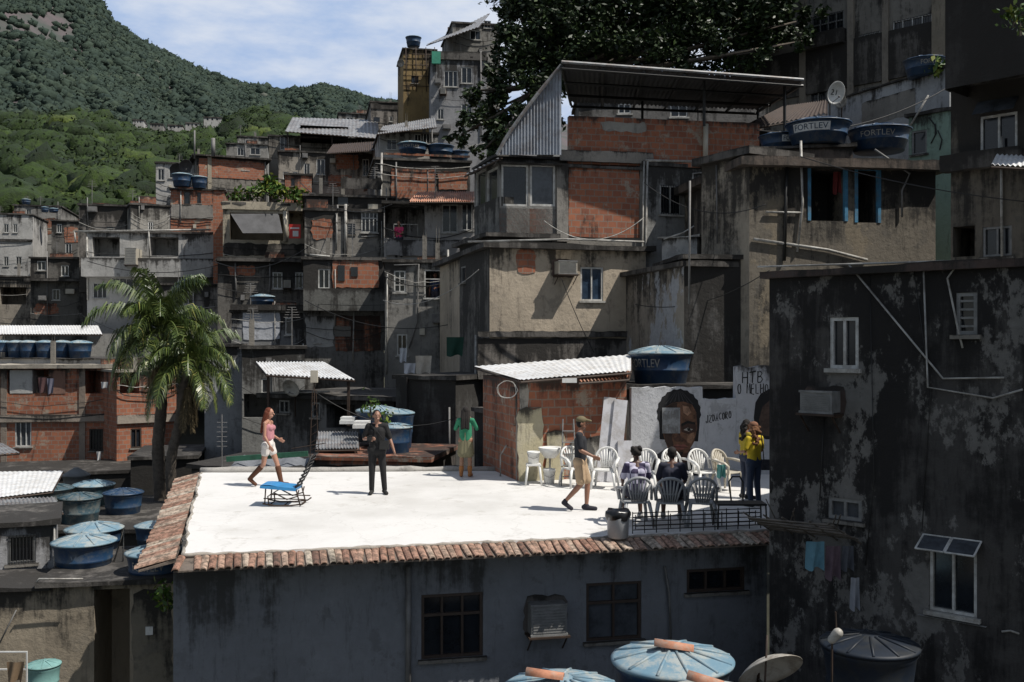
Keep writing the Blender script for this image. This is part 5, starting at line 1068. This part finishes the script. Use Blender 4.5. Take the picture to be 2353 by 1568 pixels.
pm=foot(866,1136)
t=thing('camera','black photo camera held by the man in black','camera',(pm[0]-.1,pm[1]-.24,1.19)); MB().box(-.07,-.03,-.045,.07,.03,.045).box(-.03,-.025,.045,.03,.025,.065).build('body',M['black'],t); MB().tube([(0,-.03,0),(0,-.1,0)],.035,12).build('lens',M['black'],t)
t=thing('shoulder_bag','small black bag at the hip of the man in black','bag',(pm[0]+.17,pm[1]-.12,.95)); MB().prism([(-.1,0),(.1,0),(.09,.18),(-.09,.18)],-.04,.04).build('pouch',M['black'],t); MB().tube([(.0,0,.18),(-.12,-.04,.35),(-.28,.05,.5)],.01,5).build('strap',M['black'],t)
person('woman in green jacket and olive skirt seen from behind at the terrace back',foot(1070,1096),175,1.64,dict(elR=(-.27,-.1,1.2),wrR=(-.12,-.22,1.42),elL=(.27,-.1,1.2),wrL=(.12,-.22,1.42)),sk=(.3,.16,.1),shirt=(.03,.22,.12),sleeve=1.7,skirt=(.2,.185,.11),shoes=(.35,.15,.05),boot=.35,hair='long',fem=True)
person('man in cap, black t-shirt and tan shorts walking right',foot(1334,1174),78,1.76,dict(walkS,elL=(.2,.1,1.15),wrL=(.2,.12,.9),elR=(-.2,-.03,1.15),wrR=(-.2,-.26,1.05)),sk=(.3,.15,.095),shirt=(.016,.018,.024),sleeve=.75,pants=(.46,.33,.21),plen=.85,shoes=(.02,.02,.03),hair='short',cap=(.16,.13,.07),yaw=8)
yp=foot(1733,1164)
person('long-haired person in yellow shirt, jeans and brown cap at the right wall',yp,-150,1.62,dict(elL=(.24,-.02,1.16),wrL=(.2,-.24,1.12),elR=(-.24,-.02,1.16),wrR=(-.16,-.22,1.1)),sk=(.3,.15,.09),shirt=(.55,.41,.02),sleeve=.75,pants=(.025,.04,.075),shoes=(.03,.03,.03),hair='curly',hc=(.16,.07,.03),cap=(.2,.09,.05),fem=True,yaw=-15)
t=thing('handbag','dark patterned bag hanging at the side of the yellow-shirted person','bag',(yp[0]+.24,yp[1]-.12,.72)); MB().prism([(-.13,0),(.13,0),(.11,.2),(-.11,.2)],-.04,.04).build('pouch',simple('patterned bag',(.03,.03,.04),.6,0,.8,20),t); MB().tube([(-.08,0,.2),(-.1,.03,.5),(-.12,.06,.68)],.01,5).build('strap',M['black'],t)
person('dark-haired person in yellow half hidden behind the yellow-shirted one',foot(1715,1146),110,1.6,dict(elL=(.24,-.02,1.16),wrL=(.15,-.2,1.1)),sk=(.22,.11,.07),shirt=(.42,.32,.03),sleeve=.75,pants=(.03,.04,.07),hair='curly',fem=True)
sit=dict(pel=(0,.06,.56),wa=(0,.08,.7),ch=(0,.06,.91),nk=(0,.03,1.07),hd=(0,-.01,1.235),shL=(.175,.05,1.03),elL=(.24,-.05,.77),wrL=(.2,-.24,.66),shR=(-.175,.05,1.03),elR=(-.24,-.05,.77),wrR=(-.2,-.24,.66),
 hiL=(.09,.05,.53),knL=(.14,-.36,.52),anL=(.15,-.34,.1),toL=(.16,-.5,.035),hiR=(-.09,.05,.53),knR=(-.14,-.36,.52),anR=(-.15,-.34,.1),toR=(-.16,-.5,.035))
def jerseymat():
    m,nt,b=newmat('patterned jersey'); tc,v=ocoord(nt); c=N(nt,'TexChecker'); c.inputs['Scale'].default_value=7; L(nt,mapv(nt,tc.outputs['Object'],(1,1,.8)),c.inputs['Vector']); c.inputs['Color1'].default_value=(.5,.48,.6,1); c.inputs['Color2'].default_value=(.05,.04,.09,1); L(nt,c.outputs[0],b.inputs['Base Color']); b.inputs['Roughness'].default_value=.8; return m
person('seated person in a white and purple patterned jersey, back to viewer',foot(1462,1200),185,1.72,sit,sk=(.1,.05,.035),shirt=jerseymat(),sleeve=.8,pants=(.03,.03,.05),plen=.9,shoes=(.3,.3,.3),hair='afro')
person('seated person in a dark shirt, back to viewer',foot(1544,1202),172,1.72,sit,sk=(.12,.06,.04),shirt=(.02,.022,.04),sleeve=.8,pants=(.03,.03,.04),plen=.9,shoes=(.3,.3,.3),hair='short')
person('far person in pink leaning on the corner balcony',tuple(P(917,592,44.1)),-10,1.6,dict(elL=(.2,-.1,1.16),wrL=(.05,-.25,1.1)),sk=(.3,.16,.1),shirt=(.6,.05,.15),pants=(.03,.03,.05),fem=True,hair='bun')
person('far dark-clad person looking out of the grey house window',tuple(P(1000,722,38.9)),0,1.6,dict(elL=(.2,-.1,1.16),wrL=(.05,-.25,1.1)),sk=(.2,.1,.07),shirt=(.03,.05,.12),pants=(.03,.03,.05))
# ============================================================ FOREGROUND
fo=thing('low_roof','flat concrete roof the foreground tanks stand on','roof',(0,9,-1.6)); MB().box(-.5,0,-3,5.6,4.9,0).build('roof_slab',M['conc'],fo)
def fgt(label,px,pyc,Y,wpx,lid,body='tankblue'):
    zt=Zz(pyc,Y)+.08; return tank(label,px,CY-(zt-CZ)/Y*F,0,Y,wpx,body,lid,zb=-1.6,text=False,lift=.2,ribs=12)
fgt('large foreground tank with pale blue ribbed lid and a tile on it',1545,1502,12.3,272,'tanklid');fgt('foreground tank at the bottom centre with blue lid',1290,1572,11.6,262,'tanklid');fgt('foreground tank with a dusty white lid at the very bottom',1640,1600,10.6,262,'tanklidw');fgt('shaded dark tank below the open-sash window',1998,1472,12.7,214,'tankshade','tankshade')
def ridge(label,px,py,Y,ln,ry,rz):
    vs=[];fs=[];K=8
    for e,x in enumerate((-ln/2,ln/2)):
        for rr_ in (.075,.062):
            for k in range(K+1): a=pi*k/K; vs.append((x,rr_*(1-.12*e)*math.cos(a),rr_*(1-.12*e)*math.sin(a)))
    n=K+1
    for k in range(K): fs+=[(k,k+1,2*n+k+1,2*n+k),(n+k,3*n+k,3*n+k+1,n+k+1),(k,n+k,n+k+1,k+1),(2*n+k,2*n+k+1,3*n+k+1,3*n+k)]
    o_=MB().add(vs,fs).build('roof_tile',M['orange'],None,True); o_.location=P(px,py,Y); o_.rotation_euler=(0,R(ry),R(rz)); tag(o_,label,'roof tile')
ridge('clay tile piece weighting the large foreground lid',1548,1488,12.2,.48,6,-8);ridge('clay tile piece on the bottom centre lid',1252,1554,11.5,.44,4,-10);ridge('clay tile piece on the dusty white lid',1620,1568,10.5,.38,10,-20)
dish('large brownish dish in the foreground right of the tanks',1760,1516,11.6,.38,18,48,'dish',pole=1.5)
t=thing('feed_horn','small grey feed horn on a thin rusty rod, bottom right','antenna',P(1912,1470,11.5)); MB().cap((0,0,0),(.06,-.02,.08),.05,.06,12).build('horn',M['dish'],t,True); MB().tube([(.0,0,-.05),(.0,.02,-1.3)],.012,6).build('rod',M['rust'],t); MB().tube([(.05,0,.1),(.04,0,.32)],.01,6).build('rod',M['rust'],t)  # dish feed horn on its rod, gives no light
pipeT('thin rusty rod standing by the large foreground dish',[(1763,1460,11.3),(1758,1568,11.3),(1757,1660,11.3)],.012,'rust','rod','rod')
# ============================================================ VEGETATION
def palm(label,px,pyb,pyc,Y,nf,L0,seed,rt=.17,lean=0,shag=14):
    r=random.Random(seed); b=P(px,pyb,Y); c=P(px+lean,pyc,Y)-b; t=thing('palm_tree',label,'palm tree',b)
    m=MB(); n=30; pts=[Vector((c.x*(i/n)**2+.05*math.sin(i*.4),0,c.z*i/n)) for i in range(n+1)]; m.tube(pts,[rt*(1.3-.4*i/n)+(.018 if i%2 else 0) for i in range(n+1)],12); m.build('trunk',M['trunk'],t,True)
    top=pts[-1]; m=MB(); dd=MB()
    def frond(tgt,az,el,LL,q,base,droop):
        p=Vector(base); d=Vector((math.cos(az)*math.cos(el),math.sin(az)*math.cos(el),math.sin(el))); st=18; rp=[p.copy()]
        for s_ in range(st):
            d=(d+Vector((0,0,-.06-droop*(s_/st)))*(1+.6*q)).normalized(); p=p+d*LL/st; rp.append(p.copy())
        tgt.cur=.7; tgt.tube(rp,[.03*(1-i/(st+3))+.005 for i in range(st+1)],5)
        for s_ in range(2,st):
            for sub in (0,.25,.5,.75):
                a=rp[s_].lerp(rp[s_+1],sub); dr=(rp[s_+1]-rp[s_]).normalized(); sd=dr.cross(Vector((0,0,1)))
                if sd.length<.1: sd=Vector((math.sin(az),-math.cos(az),0))
                sd.normalize(); w=(s_+sub)/st; ll=.28*LL*math.sin(pi*min(1,w*.8+.17))**.6*r.uniform(.75,1.15)
                for sg in (-1,1):
                    o1=(sd*sg*r.uniform(.5,.85)+dr*.6+Vector((0,0,r.uniform(-.25,.3)))).normalized(); e1=a+o1*ll*.45; e2=e1+(o1*.5+Vector((0,0,-.85))).normalized()*ll*.6; wd=dr*.028+Vector((0,0,.01))
                    tgt.cur=min(1,max(0,r.gauss(.42+.3*q*q,.22))); tgt.add([a-wd*.4,a+wd*.4,e1+wd*.8,e2,e1-wd*.8],[(0,1,2,4),(4,2,3)])
    for k in range(nf):
        az=k*2.399+r.uniform(-.25,.25); q=k/nf; el=R(82-92*q+r.uniform(-8,8)); frond(m,az,el,L0*r.uniform(.8,1.1),q,top+Vector((0,0,.15)),.12)
    for k in range(shag):
        az=k*2.4+r.uniform(-.3,.3); frond(dd,az,R(-35-r.uniform(0,35)),L0*r.uniform(.4,.65),.8,top+Vector((0,0,-r.uniform(0,.9))),.3)
    m.build('crown',M['palm'],t,rnd=True)
    if dd.v: dd.build('dry_fronds',M['deadpalm'],t,rnd=True)
    return t
palm('tall palm tree with arching green fronds behind the terrace corner',366,1195,775,33.5,36,2.8,4,.17,4,10)
palm('shorter palm with hanging fronds right of the tall palm',390,1190,850,32.8,22,2.35,9,.14,44,8)
def tree(label,blobs,trunk,n,size,seed,mat='greenleaf'):
    r=np.random.RandomState(seed); b=P(*trunk[0]); t=thing('tree',label,'tree',b); cs=[];m=MB()
    tr=[P(*p)-b for p in trunk]; m.tube(tr,[.45-.25*i/max(1,len(tr)-1) for i in range(len(tr))],8)
    for px,py,Y,rad in blobs:
        c=P(px,py,Y)-b; m.tube([tr[-1],(tr[-1]+c)/2+Vector((0,-.6,-.3)),c],[.16,.1,.04],6)
        k=int(n*rad*rad/4); nc=max(8,int(rad*rad*6)); u=r.normal(size=(nc,3)); u/=np.linalg.norm(u,axis=1)[:,None]; u*=(rad*(.4+.65*r.rand(nc)**.5))[:,None]; u[:,2]*=.75
        idx=r.randint(0,nc,k); cs.append(np.array(c)+u[idx]+r.normal(size=(k,3))*rad*.12)
    cs=np.concatenate(cs); v,q=leaves(cs,size,seed,.4,.45); npmesh('crown',v,q,M[mat],np.clip(r.normal(.42,.25,len(q)),0,1),t); m.build('trunk',M['trunk'],t,True)
bl=[(1200,110,46,1.5),(1160,175,45,1.0),(1110,215,45,.8),(1085,210,44.6,.5),(1150,245,45,1.1),(1095,290,44,1.0),(1060,310,44,.6),(1215,40,47,1.7),(1215,190,45,1.7),(1250,110,46,2.2),(1180,290,44,1.4),(1290,40,47,2.4),(1330,110,46,2.2),(1400,40,47,2.6),(1430,120,46,2.),(1500,60,46,2.4),(1540,120,45,1.8),(1600,40,46,2.4),(1620,125,45,1.7),(1690,50,45,2.),(1740,30,45,2.),(1780,60,44,1.4),(1830,50,44,1.1),(1730,120,44,1.2),(1250,-30,47,2.6),(1400,-40,47,2.6),(1550,-40,47,2.6),(1700,-40,46,2.2),(1845,95,43,.6),(1180,10,47,1.0),(1145,335,43.5,.8),(1110,345,43.5,.5),(1240,260,45,1.3)]
tree('huge dark glossy tree spreading above the tin roof',bl,[(1250,420,46),(1255,300,46),(1270,180,46.5)],3000,.125,3)
# cables
cable('cable running across the roofs at right',(1840,360,24),(2400,468,20),.15);cable('cable sagging from the tin house to the grey house',(1250,508,29),(1480,500,29.5),.6,.015,'pvc');cable('long cable across the left roofs',(500,660,44),(900,700,40),.3);cable('cable from mast toward the alley wall',(722,900,26.2),(1050,960,26.5),.5);cable('cable over the brick house',(180,720,44),(560,790,38),.6)
cable('cable falling beside the small grey window',(1290,640,29.5),(1365,810,29.5),.1)
cable('cable strung over the centre left roofs',(690,420,50),(900,470,42),.8,.02);cable('thin pale line crossing the grey centre houses',(880,690,37),(1100,620,29.5),.5,.012,'pvc');cable('cable drooping before the cream house',(490,600,50),(720,560,45),.7,.02);cable('cable hanging in front of the white balcony house',(200,600,54),(500,610,52),.5,.02)
cable('cable looping between the narrow grey house and the blue-framed house',(1480,420,28.5),(1760,470,26),.5);cable('cable crossing in front of the tall white window house',(1460,700,28),(1770,620,25.8),.4);cable('cable sagging before the brick infill house',(700,690,39),(1060,740,36),.6,.015);cable('cable between the rooftop tanks and the apartment block',(1740,300,28),(2180,200,31),.5,.015)
pipeT('long white pipe lying over the tin house floor slab',[(1075,556,29.5),(1300,550,29.3),(1480,556,29.5)],.03)
pipeT('white pipe along the old house terrace edge',[(1525,550,28),(1570,535,28),(1595,520,28)],.025)
pipeT('tall thin aerial pole above the brick roof at left',[(447,365,74),(447,300,74)],.06,'greypipe','pole','pole')
pipeT('short grey pole standing on the brick rooftops',[(490,360,74),(490,318,74)],.15,'greypipe','pole','pole')
